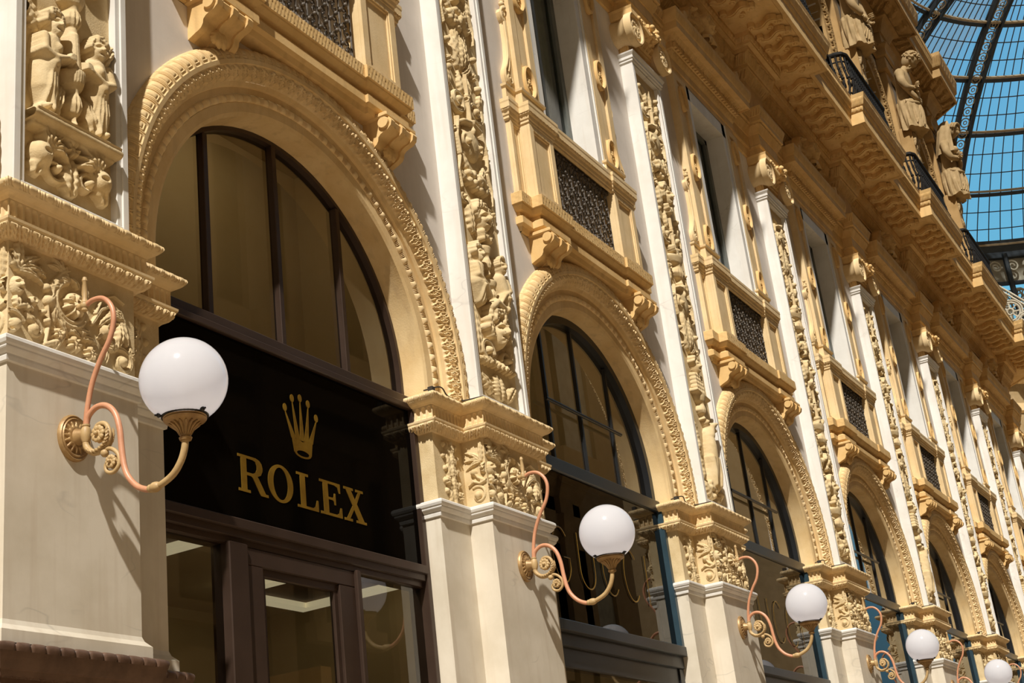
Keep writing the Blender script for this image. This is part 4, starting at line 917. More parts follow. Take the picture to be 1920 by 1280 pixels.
let('letter_x', [[(0, 0), (.36, 0), (.36, S), (.25, S), (.46, .38), (.64, S), (.54, S), (.54, 0), (1, 0), (1, S), (.90, S), (.60, .56), (.80, 1 - S), (.92, 1 - S), (.92, 1), (.58, 1), (.58, 1 - S), (.69, 1 - S), (.53, .67), (.36, 1 - S), (.46, 1 - S), (.46, 1), (.04, 1), (.04, 1 - S), (.13, 1 - S), (.40, .48), (.11, S), (0, S)]], 3.31, 3.62)
m_ = MB(); cx = 2.87
tips = ((-.205, 5.475), (-.105, 5.575), (0, 5.60), (.105, 5.575), (.205, 5.475)); base = (-.108, -.056, 0, .056, .108)
for (tx, tz), bx in zip(tips, base):
    m_.prism([ell(cx + tx, tz, .024, .034, 20)], fr_y, .436, .441)
    m_.prism([[(cx + bx - .030, 5.235), (cx + bx + .030, 5.235), (cx + tx + .004, tz - .025), (cx + tx - .004, tz - .025)]], fr_y, .4364, .441)
m_.prism([[(cx - .138, 5.27), (cx - .112, 5.125)] + ell(cx, 5.125, .105, .036, 20, PI, 2 * PI) + [(cx + .112, 5.125), (cx + .138, 5.27), (cx, 5.225)], ell(cx, 5.128, .080, .024, 24)[::-1]], fr_y, .4366, .441)
obj('crown_emblem', m_, 'gold', sgn)

def dark_shop(k, letters):
    c = BAY * k + 2.8
    names = {1: 'black-framed shop window with big thin gold letters, right of the crown sign', 2: 'black-framed shop window behind the third globe lamp', 3: 'black-framed shop window under the fourth arch', 4: 'dark shop window under the fifth arch', 5: 'dark shop window under the sixth arch', 6: 'dark shop window under the farthest arch', -1: 'dark shop window outside the picture, left of the nearest pier'}
    t = thing('shopfront_window', names[k], 'window', (c, .45, 0), 'black-framed shop windows')
    m = MB(); ring_frame(m, c, 1.67, 1.764, .47, .60, 6.04)
    for dx in (-.80, .02, .88): m.box(c + dx - .020, c + dx + .020, .515, .56, 6.04, circ_z(abs(dx), 1.66), .004)
    m.tube([(c - .95, .47, 6.76), (c + .98, .47, 6.76)], .022, 10); m.box(c - 1.764, c + 1.764, .42, .62, 5.90, 6.05, .008)
    obj('arch_frame', m, 'frame_black', t)
    m = MB(); pane(m, half_disc(c, 1.70, 6.0), .545); obj('arch_pane', m, 'glass', t)
    m = MB()
    for s_ in (-1, 1): m.box(c + s_ * 1.764, c + s_ * 1.69, .385, .60, 4.2, 5.92, .006)
    obj('side_frame', m, 'frame_teal', t)
    m = MB(); m.box(c - 1.75, c + 1.75, .36, .60, 4.12, 4.24, .01); m.box(c - 1.75, c + 1.75, .42, .60, 3.98, 4.13, .008); m.box(c - 1.75, c + 1.75, .46, .60, 3.78, 3.99, .006)
    for s_ in (-1, 1): m.box(c + s_ * 1.75, c + s_ * 1.62, .44, .60, 0, 3.98, .006)
    obj('frame', m, 'frame_black', t)
    m = MB(); pane(m, rect(c - 1.69, c + 1.69, 4.24, 5.90), .452); fp = obj('fascia_pane', m, 'glass_dark', t)
    m = MB(); m.box(c - 1.69, c + 1.69, .60, .615, 4.20, 5.95); obj('dark_backing', m, 'sign_black', t)  # dark sheet added behind the glass so that reflections dominate
    m = MB(); pane(m, rect(c - 1.62, c + 1.62, .1, 3.8), .49); obj('pane', m, 'glass_door', t)
    if letters:
        zb, hh, w = 4.66, .60, .40; ct = lambda u: c + u
        def arcpts(cx, a0, a1, n=26): return [(cx + w * .5 * math.cos(a0 + (a1 - a0) * i / n), .438, zb + hh * .5 + hh * .5 * math.sin(a0 + (a1 - a0) * i / n)) for i in range(n + 1)]
        xs = (-1.12, -.53, .06, .62, 1.05)
        L = [('letter_g', [arcpts(ct(xs[0]), .8, 5.9), [(ct(xs[0]) + .18, .438, zb + .15), (ct(xs[0]) + .18, .438, zb + .28), (ct(xs[0]) + .04, .438, zb + .28)]]),
             ('letter_u', [[(ct(xs[1]) - .18, .438, zb + hh), (ct(xs[1]) - .18, .438, zb + .22)] + [(ct(xs[1]) + .18 * math.cos(PI + PI * i / 14), .438, zb + .2 + .2 * math.sin(PI + PI * i / 14)) for i in range(15)] + [(ct(xs[1]) + .18, .438, zb + hh)]]),
             ('letter_c', [arcpts(ct(xs[2]), .8, 5.5)]), ('letter_c', [arcpts(ct(xs[3]), .8, 5.5)]), ('letter_i', [[(ct(xs[4]), .438, zb), (ct(xs[4]), .438, zb + hh)]])]
        for nm, paths in L:
            m = MB()
            for p in paths: m.tube(p, .008, 8)
            m.V = [v * np.array([1, .35, 1]) + np.array([0, .438 * .65, 0]) for v in m.V]
            obj(nm, m, 'gold', fp)
for k in range(1, NB): dark_shop(k, k in (1, 2))
dark_shop(-1, False)
# rooms behind the glass
m_ = MB(); m2_ = MB()
for k in range(-1, NB):
    c = BAY * k + 2.8
    m_.box(c - 2.6, c + 2.6, 3.0, 3.1, 0, 9.3); m_.box(c - 2.65, c - 2.55, .62, 3.05, 0, 9.3); m_.box(c + 2.55, c + 2.65, .62, 3.05, 0, 9.3)
    m_.box(c - 2.6, c + 2.6, .64, 3.05, 9.25, 9.35); m_.box(c - 2.6, c + 2.6, .64, 3.05, 4.55, 4.65); m_.box(c - 2.6, c + 2.6, 2.15, 2.2, 4.65, 9.3)
    m2_.box(c - 1.9, c + 2.3, 2.3, 2.4, 0, 3.6); m2_.box(c - 1.2, c - .9, 1.2, 2.3, 0, 3.9); m2_.box(c + 1.3, c + 1.45, 1.3, 2.3, 0, 3.7)
struct('wall_interior', m_, 'inner_wall')
tag(obj('display_partition', m2_, 'shop_fitting'), 'brown display partitions standing behind the shop glass', 'partition')
for k, x, y in ((0, 1.75, 1.50), (0, 4.45, 1.55), (1, 7.6, 1.4), (1, 9.4, 1.4)):
    t = thing('ceiling_or_fill_light', 'square ceiling light ring inside the %s shop, on its %s side' % (('crown-sign', 'second')[k], 'left' if x in (1.75, 7.6) else 'right'), 'light', (x, y, 4.5))
    m = MB(); w = .63
    for a in (-1, 1): m.box(x - w, x + w, y + a * w, y + a * (w - .14), 4.44, 4.54); m.box(x + a * w, x + a * (w - .14), y - w + .14, y + w - .14, 4.44, 4.54)
    obj('diffuser', m, 'soft_panel', t); m = MB(); m.box(x - w + .14, x + w - .14, y - w + .14, y + w - .14, 4.49, 4.55); obj('housing', m, 'inner_dark', t)
for k in (0, 1):  # unseen strips added to brighten the shop interiors
    x = BAY * k + 2.8; m = MB(); m.box(x - 1.6, x + 1.6, .64, .72, 4.46, 4.54)
    tag(obj('fill_strip', m, 'fill_panel'), 'unseen fill strip added behind the head of the %s shop window' % ORD[k], 'light')
for k in range(NB):  # hidden fill lamps added to brighten the upper rooms
    x = BAY * k + 2.8; y = .92
    t = thing('ceiling_or_fill_light', 'large square added fill light in the upper room behind the %s arch, hidden above its glass' % ORD[k], 'light', (x, y, 9.25))
    m = MB()
    for a in (-1, 1): m.box(x - 1.4, x + 1.4, y + a * .26, y + a * .10, 9.12, 9.22); m.box(x + a * 1.4, x + a * 1.2, y - .10, y + .10, 9.12, 9.22)
    obj('diffuser', m, 'fill_panel', t); m = MB(); m.box(x - 1.2, x + 1.2, y - .10, y + .10, 9.18, 9.25); obj('housing', m, 'inner_dark', t)

# ================================================================== BALCONIES
c = 2.8
bal = thing('stone_balcony', '', 'balcony', (c, .2, 8.9), 'stone balconies over the arches')
def bpath(e=0.0, m=0): return [(c - 1.66, .2), (c - 1.66, .13), (c - 1.43, .13), (c - 1.43, 0), (c - .80, 0), (c - .80, .03), (c + .80, .03), (c + .80, 0), (c + 1.43, 0), (c + 1.43, .13), (c + 1.66, .13), (c + 1.66, .2)]
m_ = MB(); mould(m_, [(-.2, 8.46), (-.04, 8.47), (-.02, 8.52), (.02, 8.54), (.02, 8.62), (.0, 8.63), (-.03, 8.655), (-.03, 8.70), (.01, 8.705), (.05, 8.745), (.055, 8.76), (.068, 8.765), (.068, 8.895), (.03, 8.915), (-.3, 8.92)], bpath(), {11: ('crumb', .14, .007), 12: ('crumb', .10, .008)}, nu_per=10, nv=6)
obj('slab', m_, 'ochre', bal)
def bracket(x0, x1, mb):
    prof = [(.20, 8.47), (-.03, 8.47), (-.075, 8.455), (-.098, 8.415), (-.085, 8.365), (-.045, 8.335), (.0, 8.325), (.035, 8.31), (.06, 8.285), (.065, 8.25), (.085, 8.22), (.11, 8.205), (.15, 8.19), (.20, 8.15)]
    from math import sin
    L = [(p[0], p[1]) for p in prof]
    mb.prism([L], lambda u, v, d: (d, u, v), x0, x1)
    w = x1 - x0
    for xa, xb, o in ((x0 - .015, x0 + .05, .02), (x0 + w * .42, x0 + w * .58, .022), (x1 - .05, x1 + .015, .02)):
        mb.prism([[(p[0] - (o if 0 < i < 13 else 0), p[1] - (o * .5 if 0 < i < 13 else 0)) for i, p in enumerate(prof)]], lambda u, v, d: (d, u, v), xa, xb)
    for xs in (x0 - .02, x1 + .02):
        mb.lathe([(.001, -.02), (.055, -.02), (.06, 0), (.055, .02), (.001, .02)], Matrix.Translation((xs, -.035, 8.40)) @ Matrix.Rotation(PI / 2, 4, 'Y'), 20)
    g = HF(x0, x1, 8.12, 8.28, .008); xm = (x0 + x1) / 2
    for s_ in (-1, 0, 1): g.leaf(xm, 8.28, -PI / 2 + s_ * .5, .15, .055, .05, 4)
    g.emit(mb, fr_front(.075)); mb.box(x0 - .05, x1 + .05, -.09, .2, 8.455, 8.50, .008)
for s_ in (-1, 1):
    m_ = MB(); a, b = sorted((c + s_ * 1.00, c + s_ * 1.40)); bracket(a, b, m_); obj('corbel', m_, 'ochre', bal)
def sunk_panel(mb, x0, x1, y, z0, z1, b=.055, d=.035, axis=0):
    f = (lambda u, v, dd: (u, y + dd, v)) if axis == 0 else (lambda u, v, dd: (axis * 1.0, u, v))
    mb.prism([[(x0, z0), (x1, z0), (x1, z1), (x0, z1)], [(x0 + b, z0 + b), (x0 + b, z1 - b), (x1 - b, z1 - b), (x1 - b, z0 + b)]], f, 0, d)
    mb.prism([[(x0 + b, z0 + b), (x1 - b, z0 + b), (x1 - b, z1 - b), (x0 + b, z1 - b)], [(x0 + b + .02, z0 + b + .02), (x0 + b + .02, z1 - b - .02), (x1 - b - .02, z1 - b - .02), (x1 - b - .02, z0 + b + .02)]], f, .012, d)
    mb.prism([[(x0 + b, z0 + b), (x1 - b, z0 + b), (x1 - b, z1 - b), (x0 + b, z1 - b)]], f, d - .004, d + .002)
for s_ in (-1, 1):
    m_ = MB(); a, b = sorted((c + s_ * .834, c + s_ * 1.415)); sunk_panel(m_, a, b, .006, 8.92, 9.90, .09); m_.box(a + .001, b - .001, .043, .2, 8.92, 9.90)
    a, b = sorted((c + s_ * 1.36, c + s_ * 1.63)); sunk_panel(m_, a, b, .135, 8.92, 9.90, .06, .03); m_.box(a, b, .166, .2, 8.92, 9.90)
    m_.box(c + s_ * .85, c + s_ * .84, .01, .2, 8.92, 9.9); obj('pedestal', m_, 'ochre_light', bal)
m_ = MB(); mould(m_, [(-.02, 9.86), (0, 9.88), (0, 9.91), (.012, 9.92), (.02, 9.96), (.028, 9.965), (.04, 9.99), (.045, 10.0), (.045, 10.06), (.05, 10.08), (.05, 10.12), (.0, 10.14), (-.3, 10.15)], bpath(), {5: ('bead', .06, .01), 6: ('bead', .07, .012)}, nu_per=10, nv=5)
mould(m_, [(-.01, 10.14), (-.01, 10.31), (.01, 10.33), (.015, 10.36), (-.2, 10.37)], [(c - 1.62, .2), (c - 1.62, .14), (c - 1.40, .14), (c - 1.40, .05), (c - .84, .05), (c - .84, .2)])
mould(m_, [(-.01, 10.14), (-.01, 10.31), (.01, 10.33), (.015, 10.36), (-.2, 10.37)], [(c + .84, .2), (c + .84, .05), (c + 1.40, .05), (c + 1.40, .14), (c + 1.62, .14), (c + 1.62, .2)])
m_.box(c - .84, c + .84, .05, .34, 10.0, 10.2)
obj('rail', m_, 'ochre_light', bal)
def spiral3(cx, cz, r, turns, d, a0, y, n=22):
    return [(cx + r * (1 - .8 * i / n) * math.cos(a0 + d * 2 * PI * turns * i / n), y, cz + r * (1 - .8 * i / n) * math.sin(a0 + d * 2 * PI * turns * i / n)) for i in range(n + 1)]
m_ = MB(); y = .10
for i in range(10):
    x = c - .76 + .169 * i
    m_.tube([(x, y, 8.93), (x, y, 9.88)], .011, 6)
    if i < 9:
        for j in range(5):
            z = 9.02 + .185 * j; s_ = 1 if (i + j) % 2 else -1; xm = x + .0845
            m_.tube(spiral3(xm, z + .045, .055, 1.2, s_, PI / 2, y - .012, 14), .0085, 5); m_.tube(spiral3(xm, z - .045, .050, 1.2, s_, -PI / 2, y + .006, 14), .0085, 5)
            m_.ball((xm, y - .02, z), .022, 8); m_.ball((x, y - .015, z + .09), .022, 8)
m_.box(c - .83, c + .83, .085, .115, 8.92, 8.95); m_.box(c - .83, c + .83, .085, .115, 9.85, 9.89)
obj('iron_panel', m_, 'grille_iron', bal)['label'] = 'dark scrolled iron panel'
m_ = MB(); m_.box(c - .84, c + .84, .30, .36, 8.9, 10.1); obj('back_wall', m_, 'inner_dark', bal)
BL = ['largest balcony, at the top edge over the crown-sign arch', 'balcony in the upper middle with its whole iron panel in view, over the second arch', 'third balcony from the left, over the third arch',
      'fourth balcony from the left', 'fifth balcony from the left', 'sixth balcony, small at the right edge', 'farthest stone balcony, above the farthest arch']
bal['label'] = BL[0]
for k in range(1, NB): dup(bal, BAY * k, BL[k])

# ================================================================== UPPER WINDOWS
uw = thing('tall_window', '', 'window', (c, .2, 10.37), 'tall windows above the balconies')
m_ = MB()
for s_ in (-1, 1):
    a, b = sorted((c + s_ * .70, c + s_ * .855)); m_.box(a, b, .10, .50, 10.2, 13.42, .006); m_.box(c + s_ * .84, c + s_ * .885, .085, .2, 10.2, 13.42, .006)
m_.box(c - .86, c + .86, .10, .50, 13.16, 13.42, .006); obj('marble_surround', m_, 'marble', uw)
m_ = MB()
for s_ in (-1, 1): a, b = sorted((c + s_ * .70, c + s_ * .60)); m_.box(a, b, .40, .48, 10.2, 13.16, .006)
m_.box(c - .7, c + .7, .40, .48, 13.06, 13.16, .006); m_.box(c - .045, c + .045, .39, .48, 10.2, 13.1, .006);
fr_ = obj('frame', m_, 'frame_grey', uw)
m_ = MB(); pane(m_, rect(c - .62, c + .62, 10.2, 13.1), .447); obj('pane', m_, 'glass_green', fr_)
nx_ = 180; X = np.linspace(c - 1.5, c + 1.5, nx_)[:, None]; Z = np.array([9.5, 13.9])[None]
m_ = MB(); m_.grid(np.stack([X + 0 * Z, .56 + .02 * np.sin(X * 55) + .012 * np.sin(X * 23 + 1) + 0 * Z, Z + 0 * X], -1)); obj('curtain', m_, 'curtain', uw)
m_ = MB()
for s_ in (-1, 1):
    a, b = sorted((c + s_ * .875, c + s_ * 1.385))
    m_.prism([[(a, 10.37), (b, 10.37), (b, 13.40), (a, 13.40)], [(a + .13, 10.46), (a + .13, 13.30), (b - .13, 13.30), (b - .13, 10.46)]], fr_y, .08, .2)
    m_.box(a + .12, b - .12, .115, .2, 10.4, 13.36); m_.box(a + .15, b - .15, .105, .2, 10.48, 13.28, .006)
obj('side_strip', m_, 'ochre_light', uw)
for s_ in (-1, 1):
    for z in (10.56, 11.78, 13.0):
        m = MB(); xc = c + s_ * 1.13; R = Matrix.Translation((xc, .10, z)) @ Matrix.Rotation(PI / 2, 4, 'X') @ Matrix.Diagonal((.82, 1.35, 1, 1))
        m.lathe([(.10, -.02), (.165, -.02), (.170, .0), (.170, .045), (.150, .06), (.132, .045), (.128, .02), (.10, .02)], R, 28)
        g = HF(xc - .12, xc + .12, z - .17, z + .17, .007); g.rosette(xc, z, .10, .05, 6)
        for q in range(8): a = q * .785; g.leaf(xc, z, a, .15, .030, .035, 3)
        g.emit(m, fr_front(.10)); obj('medallion', m, 'ochre', uw)
for s_ in (-1, 1):                    # long scroll brackets outside the strips
    m = MB(); xo = c + s_ * 1.385
    pts = [(.035, 11.42), (.06, 11.30), (.055, 11.15), (.05, 10.95), (.07, 10.75), (.12, 10.60)]
    loop = [(0, 11.46), (.09, 11.46), (.125, 11.40), (.115, 11.33), (.07, 11.28), (.065, 11.0), (.09, 10.78), (.15, 10.64), (.20, 10.56), (.215, 10.48), (.19, 10.40), (.13, 10.37), (0, 10.37)]
    m.prism([[(xo + s_ * u, v) for u, v in loop]], fr_y, .135, .20)
    rim = [(xo + s_ * u, .135, v) for u, v in loop[1:-1]]; m.tube(rim, .016, 8)
    m.tube([(xo + s_ * u * .6, .133, v) for u, v in loop[3:9]], .012, 8)
    m.tube(spiral3(xo + s_ * .125, 10.46, .07, 1.5, s_, .5, .13), .014, 8); m.ball((xo + s_ * .125, .13, 10.46), .024, 10)
    m.tube(spiral3(xo + s_ * .08, 11.39, .04, 1.2, s_, .5, .13), .010, 8)
    for q in range(4): m.ball((xo + s_ * (.05 + .02 * (q % 2)), .14, 11.48 + .05 * q), .04 - .004 * q, 10)
    obj('scroll_bracket', m, 'ochre_light', uw)
HW = 1.31; hp = [(c - HW, .2), (c - HW, .10), (c + HW, .10), (c + HW, .2)]
m_ = MB(); mould(m_, [(-.25, 13.40), (.0, 13.40), (.0, 13.52), (.02, 13.53), (.02, 13.66), (.035, 13.68), (.075, 13.76), (.08, 13.78), (.10, 13.79), (.10, 13.90), (.13, 13.91), (.19, 13.97), (.20, 13.98), (.285, 13.99), (.285, 13.97), (.30, 13.97), (.30, 14.10), (.315, 14.115), (.35, 14.25), (.355, 14.31), (-.05, 14.34)],
                  hp, {5: ('leaf', .09, .022), 10: ('egg', .10, .02), 17: ('leaf', .09, .016)}, nu_per=8, nv=5)
n_ = 28
for i in range(n_): x = c - HW - .08 + (2 * HW + .16) * (i + .5) / n_; m_.box(x - .028, x + .028, -.045, .02, 13.795, 13.89)
m_.box(c - 1.30, c + 1.30, .12, .33, 13.375, 13.9); m_.box(c - .90, c - .84, .12, .3, 10.3, 13.5); m_.box(c + .84, c + .90, .12, .3, 10.3, 13.5)
obj('hood_cornice', m_, 'ochre', uw)
# crest above the hood: scrolled ends, shell and a bust
m_ = MB(); g = HF(c - 1.25, c + 1.25, 14.30, 15.25, .010)
for s_ in (-1, 1):
    g.stroke([(c + s_ * 1.20, 14.40), (c + s_ * .95, 14.45), (c + s_ * .72, 14.62), (c + s_ * .55, 14.90), (c + s_ * .35, 15.02)], [.05, .09, .07], [.12, .2, .2], rib=.4)
    g.spiral(c + s_ * .62, 14.58, .20, 1.4, -s_, PI / 2, .24, .20); g.spiral(c + s_ * .42, 14.95, .13, 1.3, s_, 0, .25, .22)
    for q in range(5): g.leaf(c + s_ * .30, 14.42, PI / 2 - s_ * (.2 + .28 * q), .50, .07, .20, 5, curl=s_ * .3)
    g.rosette(c + s_ * 1.14, 14.42, .12, .24, 7); g.ball(c + s_ * .26, 14.72, .09, .26, rz=.16); g.dent(c + s_ * .27, 14.74, .045, .10, rz=.09)
g.ball(c, 14.62, .26, .20, rz=.34)
for q in range(9): g.leaf(c, 14.80, PI / 2 + (4 - q) * .27, .40, .06, .22, 4)
g.H = np.minimum(g.H, .26); g.emit(m_, fr_front(.02))
m_.box(c - 1.1, c + 1.1, .01, .2, 14.3, 14.55); m_.box(c - .5, c + .5, .01, .2, 14.3, 15.0)
g = HF(-.24, .24, -.30, .26, .010); g.face(0, 0, .115, .15); g.curls(0, .04, .10, .16, -.4, PI + .4, 15, .04, .13, rng); g.curls(0, .12, .03, .10, 0, PI, 7, .04, .15, rng); g.stroke([(-.16, -.27), (0, -.2), (.16, -.27)], .07, .10); g.stroke([(0, -.25), (0, -.1)], .06, .09)
g.emit(m_, lambda X, Z, H: np.stack([c + X, -.16 - H, 14.80 + Z], -1)); m_.ball((c, -.10, 14.84), .15, 16, (1, 1, 1.15)); m_.ball((c, -.06, 14.58), .19, 14, (1.1, .8, .8))
for s_ in (-1, 1): m_.tube([(c + s_ * 1.12, .15, 14.44), (c + s_ * 1.14, -.12, 14.43), (c + s_ * 1.14, -.22, 14.42)], [.10, .10, .08], 14)
obj('crest', m_, 'ochre', uw)['label'] = 'crest of scrolls and shell around a curly-haired head'
WL = ['nearest tall window, cropped by the top edge above the largest balcony', 'tall window over the second balcony, its glass showing blue and white streaks', 'tall window over the third balcony with its full hood and crest', 'tall window over the fourth balcony',
      'tall window over the fifth balcony', 'tall window over the sixth balcony', 'farthest tall window']
uw['label'] = WL[0]
for k in range(1, NB): dup(uw, BAY * k, WL[k])

# ================================================================== GLOBE LAMPS
lamp = thing('wall_lamp', '', 'lamp', (0, 0, 4.48), 'globe lamps on the piers')
def smooth(pts, n=6):
    P = [Vector(p) for p in pts]; P = [P[0] * 2 - P[1]] + P + [P[-1] * 2 - P[-2]]; out = []
    for i in range(1, len(P) - 2):
        for j in range(n):
            t = j / n; a, b, c_, d = P[i - 1], P[i], P[i + 1], P[i + 2]
            out.append(.5 * ((2 * b) + (c_ - a) * t + (2 * a - 5 * b + 4 * c_ - d) * t * t + (3 * b - a - 3 * c_ + d) * t ** 3))
    out.append(P[-2]); return out
LX = -.02
yz = lambda L: [(LX, y, z) for y, z in L]
m_ = MB(); Rp = Matrix.Translation((LX, 0, 4.50)) @ Matrix.Rotation(PI / 2, 4, 'X') @ Matrix.Diagonal((1, 1.15, 1, 1))
m_.lathe([(.001, 0), (.128, 0), (.128, .012), (.118, .026), (.108, .022), (.102, .030), (.092, .026), (.05, .032), (.04, .06), (.03, .09), (.001, .095)], Rp, 32)
g = HF(LX - .11, LX + .11, 4.37, 4.63, .004)
for q in range(16): a = q * PI / 8; g.leaf(LX, 4.50, a, .105, .019, .022, 2)
g.emit(m_, lambda X, Z, H: np.stack([X, -.026 - H, Z], -1)); obj('wall_plate', m_, 'bronze', lamp)
m_ = MB(); m_.lathe([(.001, -.05), (.022, -.05), (.030, -.03), (.034, 0), (.030, .03), (.022, .045), (.026, .05), (.026, .06), (.001, .06)], Matrix.Translation((LX, -.105, 4.50)), 18); m_.tube([(LX, -.04, 4.5), (LX, -.11, 4.5)], .022, 12)
obj('socket_joint', m_, 'bronze_paint', lamp)
stay = smooth(yz([(-.105, 5.340), (-.172, 5.360), (-.255, 5.343), (-.318, 5.275), (-.338, 5.185), (-.306, 5.064), (-.226, 4.946), (-.158, 4.814), (-.122, 4.684), (-.106, 4.582), (-.102, 4.53)]))
m_ = MB(); m_.tube(stay, .0165, 12); st = obj('stay', m_, 'copper', lamp)
m_ = MB(); m_.lathe([(.001, 0), (.020, 0), (.020, .03), (.028, .05), (.015, .08), (.020, .12), (.014, .19), (.019, .20), (.012, .225), (.001, .23)], Matrix.Translation((LX, -.10, 5.31)), 14); m_.tube([(LX, 0, 5.345), (LX, -.10, 5.345)], .020, 12); m_.ball((LX, -.10, 5.345), .030, 12)
obj('finial', m_, 'bronze_paint', lamp)
arm = smooth(yz([(-.104, 4.53), (-.125, 4.608), (-.193, 4.650), (-.273, 4.637), (-.339, 4.572), (-.374, 4.468), (-.388, 4.341), (-.405, 4.235), (-.436, 4.156), (-.499, 4.085), (-.574, 4.046), (-.625, 4.042)]))
m_ = MB(); m_.tube(arm, .0185, 12); obj('arm', m_, 'copper', lamp)
arm2 = smooth(yz([(-.62, 4.042), (-.687, 4.050), (-.776, 4.088), (-.834, 4.150), (-.863, 4.215), (-.873, 4.275)]))
m_ = MB(); m_.tube(arm2, .0200, 12); m_.ball((LX, -.64, 4.044), .031, 12, (1, 1.5, 1)); m_.ball((LX, -.605, 4.044), .025, 12); obj('arm_end', m_, 'bronze_paint', lamp)
sc = smooth(yz([(-.105, 4.47), (-.110, 4.42), (-.163, 4.372), (-.230, 4.371), (-.280, 4.405), (-.295, 4.465), (-.262, 4.525), (-.205, 4.535), (-.175, 4.50)]))
sc2 = smooth(yz([(-.20, 4.366), (-.25, 4.368), (-.31, 4.358), (-.361, 4.310), (-.367, 4.250), (-.325, 4.212), (-.275, 4.225), (-.262, 4.262), (-.285, 4.29)]))
m_ = MB(); m_.tube(sc, [.021] * 20 + [.015] * (len(sc) - 20), 10); m_.tube(sc2, .0125, 10)
for i in range(8, 30, 2):
    p, q = sc[i], sc[i + 1]; d = (q - p).normalized()
    for s_ in (-1, 1): m_.tube([p + Vector((s_ * .018, 0, 0)), p + d * .03 + Vector((s_ * .030, 0, .006)), p + d * .055 + Vector((s_ * .022, 0, 0))], [.008, .009, .002], 6)
m_.ball((LX, -.255, 4.345), .026, 10)
obj('scrollwork', m_, 'bronze_paint', lamp)
def rosette3(cy, cz, r):
    m = MB()
    for q in range(10):
        a = q * PI / 5
        for s_ in (-1, 1): m.ball((LX + s_ * .014, cy + r * .62 * math.cos(a), cz + r * .62 * math.sin(a)), r * .32, 8, (.6, 1, 1))
    m.ball((LX, cy, cz), r * .62, 12, (.75, 1, 1))
    for s_ in (-1, 1): m.ball((LX + s_ * .030, cy, cz), r * .26, 10)
    obj('rosette', m, 'bronze_paint', lamp)
rosette3(-.213, 4.475, .058); rosette3(-.312, 4.278, .045)
GC = Vector((LX - .005, -.878, 4.625)); GR = .2535
m_ = MB(); m_.lathe([(.001, 4.265), (.033, 4.265), (.038, 4.280), (.030, 4.288), (.032, 4.305), (.045, 4.335), (.068, 4.358), (.098, 4.372), (.116, 4.378), (.124, 4.388), (.119, 4.396), (.127, 4.404), (.10, 4.41), (.001, 4.36)], Matrix.Translation((LX, -.874, 0)), 36)
for q in range(16):
    a = q * PI / 8; d = Vector((math.cos(a), math.sin(a), 0)); b = Vector((LX, -.874, 0))
    m_.tube([b + d * .031 + Vector((0, 0, 4.298)), b + d * .047 + Vector((0, 0, 4.332)), b + d * .070 + Vector((0, 0, 4.353)), b + d * .092 + Vector((0, 0, 4.364))], [.005, .008, .009, .004], 6)
fit = obj('fitter', m_, 'bronze', lamp)
m_ = MB(); m_.lathe([(.110, 4.402), (.134, 4.402), (.137, 4.409), (.134, 4.418), (.125, 4.42)], Matrix.Translation((LX, -.874, 0)), 36)
for q in range(3):
    a = q * 2 * PI / 3 + .4; m_.ball((LX + .148 * math.cos(a), -.874 + .148 * math.sin(a), 4.412), .015, 8); m_.tube([(LX + .12 * math.cos(a), -.874 + .12 * math.sin(a), 4.412), (LX + .172 * math.cos(a), -.874 + .172 * math.sin(a), 4.412)], .006, 6); m_.tube([(LX + .137 * math.cos(a), -.874 + .137 * math.sin(a), 4.41), (LX + .137 * math.cos(a), -.874 + .137 * math.sin(a), 4.44)], .009, 6)
obj('gallery_ring', m_, 'frame_black', fit)
m_ = MB(); m_.ball(GC, GR, 48); obj('globe', m_, 'opal', lamp, smooth=180)
LL = ['largest white globe lamp, on the copper bracket in front of the crown-sign shopfront', 'second largest globe lamp, on the pier between the first two shopfronts', 'third globe lamp from the left', 'fourth globe lamp from the left', 'fifth globe lamp, cut by the bottom edge at the right', 'sixth globe lamp, below the picture', 'seventh globe lamp, below the picture']
LL[5] = 'sixth lamp bracket, only its copper stay showing in the lower right corner'
lamp['label'] = LL[0]
for k in range(1, 6): dup(lamp, BAY * k, LL[k])
# thin cables lying on the impost ledges
for k in range(1, 6):
    m = MB(); X0 = BAY * k; z = 6.0
    m.tube(smooth([(X0 - 1.15, .22, z + .01), (X0 - 1.02, .12, z + .05), (X0 - .85, .15, z + .015), (X0 - .68, .12, z), (X0 - .60, -.08, z + .01), (X0 - .5, .0, z + .03)]), .007, 6)
    m.box(X0 - 1.13, X0 - 1.08, .14, .19, z, z + .04)
    tag(obj('cable', m, 'cable'), 'thin dark cable lying on the ledge of the %s pier from the left' % ORD[k], 'cable', 'cables on the pier ledges')

# ================================================================== IRON RAILINGS ON THE CORNICE
rl = thing('iron_railing', '', 'railing', (0, -.6, 16.4), 'iron railings on the great cornice')
RP = [(-2.75, -.62), (-1.64, -.62), (-1.63, -.80), (-1.58, -.92), (-1.46, -.98), (1.40, -.98), (1.51, -.92), (1.56, -.80), (1.57, -.62), (2.75, -.62)]
def along(P, n):
    L = [0]
    for a, b in zip(P, P[1:]): L.append(L[-1] + math.dist(a, b))
    out = []
    for i in range(n + 1):
        s_ = L[-1] * i / n; k = max(j for j in range(len(P) - 1) if L[j] <= s_ + 1e-9) if s_ < L[-1] else len(P) - 2
        t = (s_ - L[k]) / (L[k + 1] - L[k]); out.append((P[k][0] + (P[k + 1][0] - P[k][0]) * t, P[k][1] + (P[k + 1][1] - P[k][1]) * t))
    return out
m_ = MB(); m_.tube([(x, y, 17.46) for x, y in RP], .055, 8); m_.tube([(x, y, 17.28) for x, y in RP], .018, 6); m_.tube([(x, y, 16.52) for x, y in RP], .022, 6)
obj('handrail', m_, 'iron', rl)
m_ = MB()
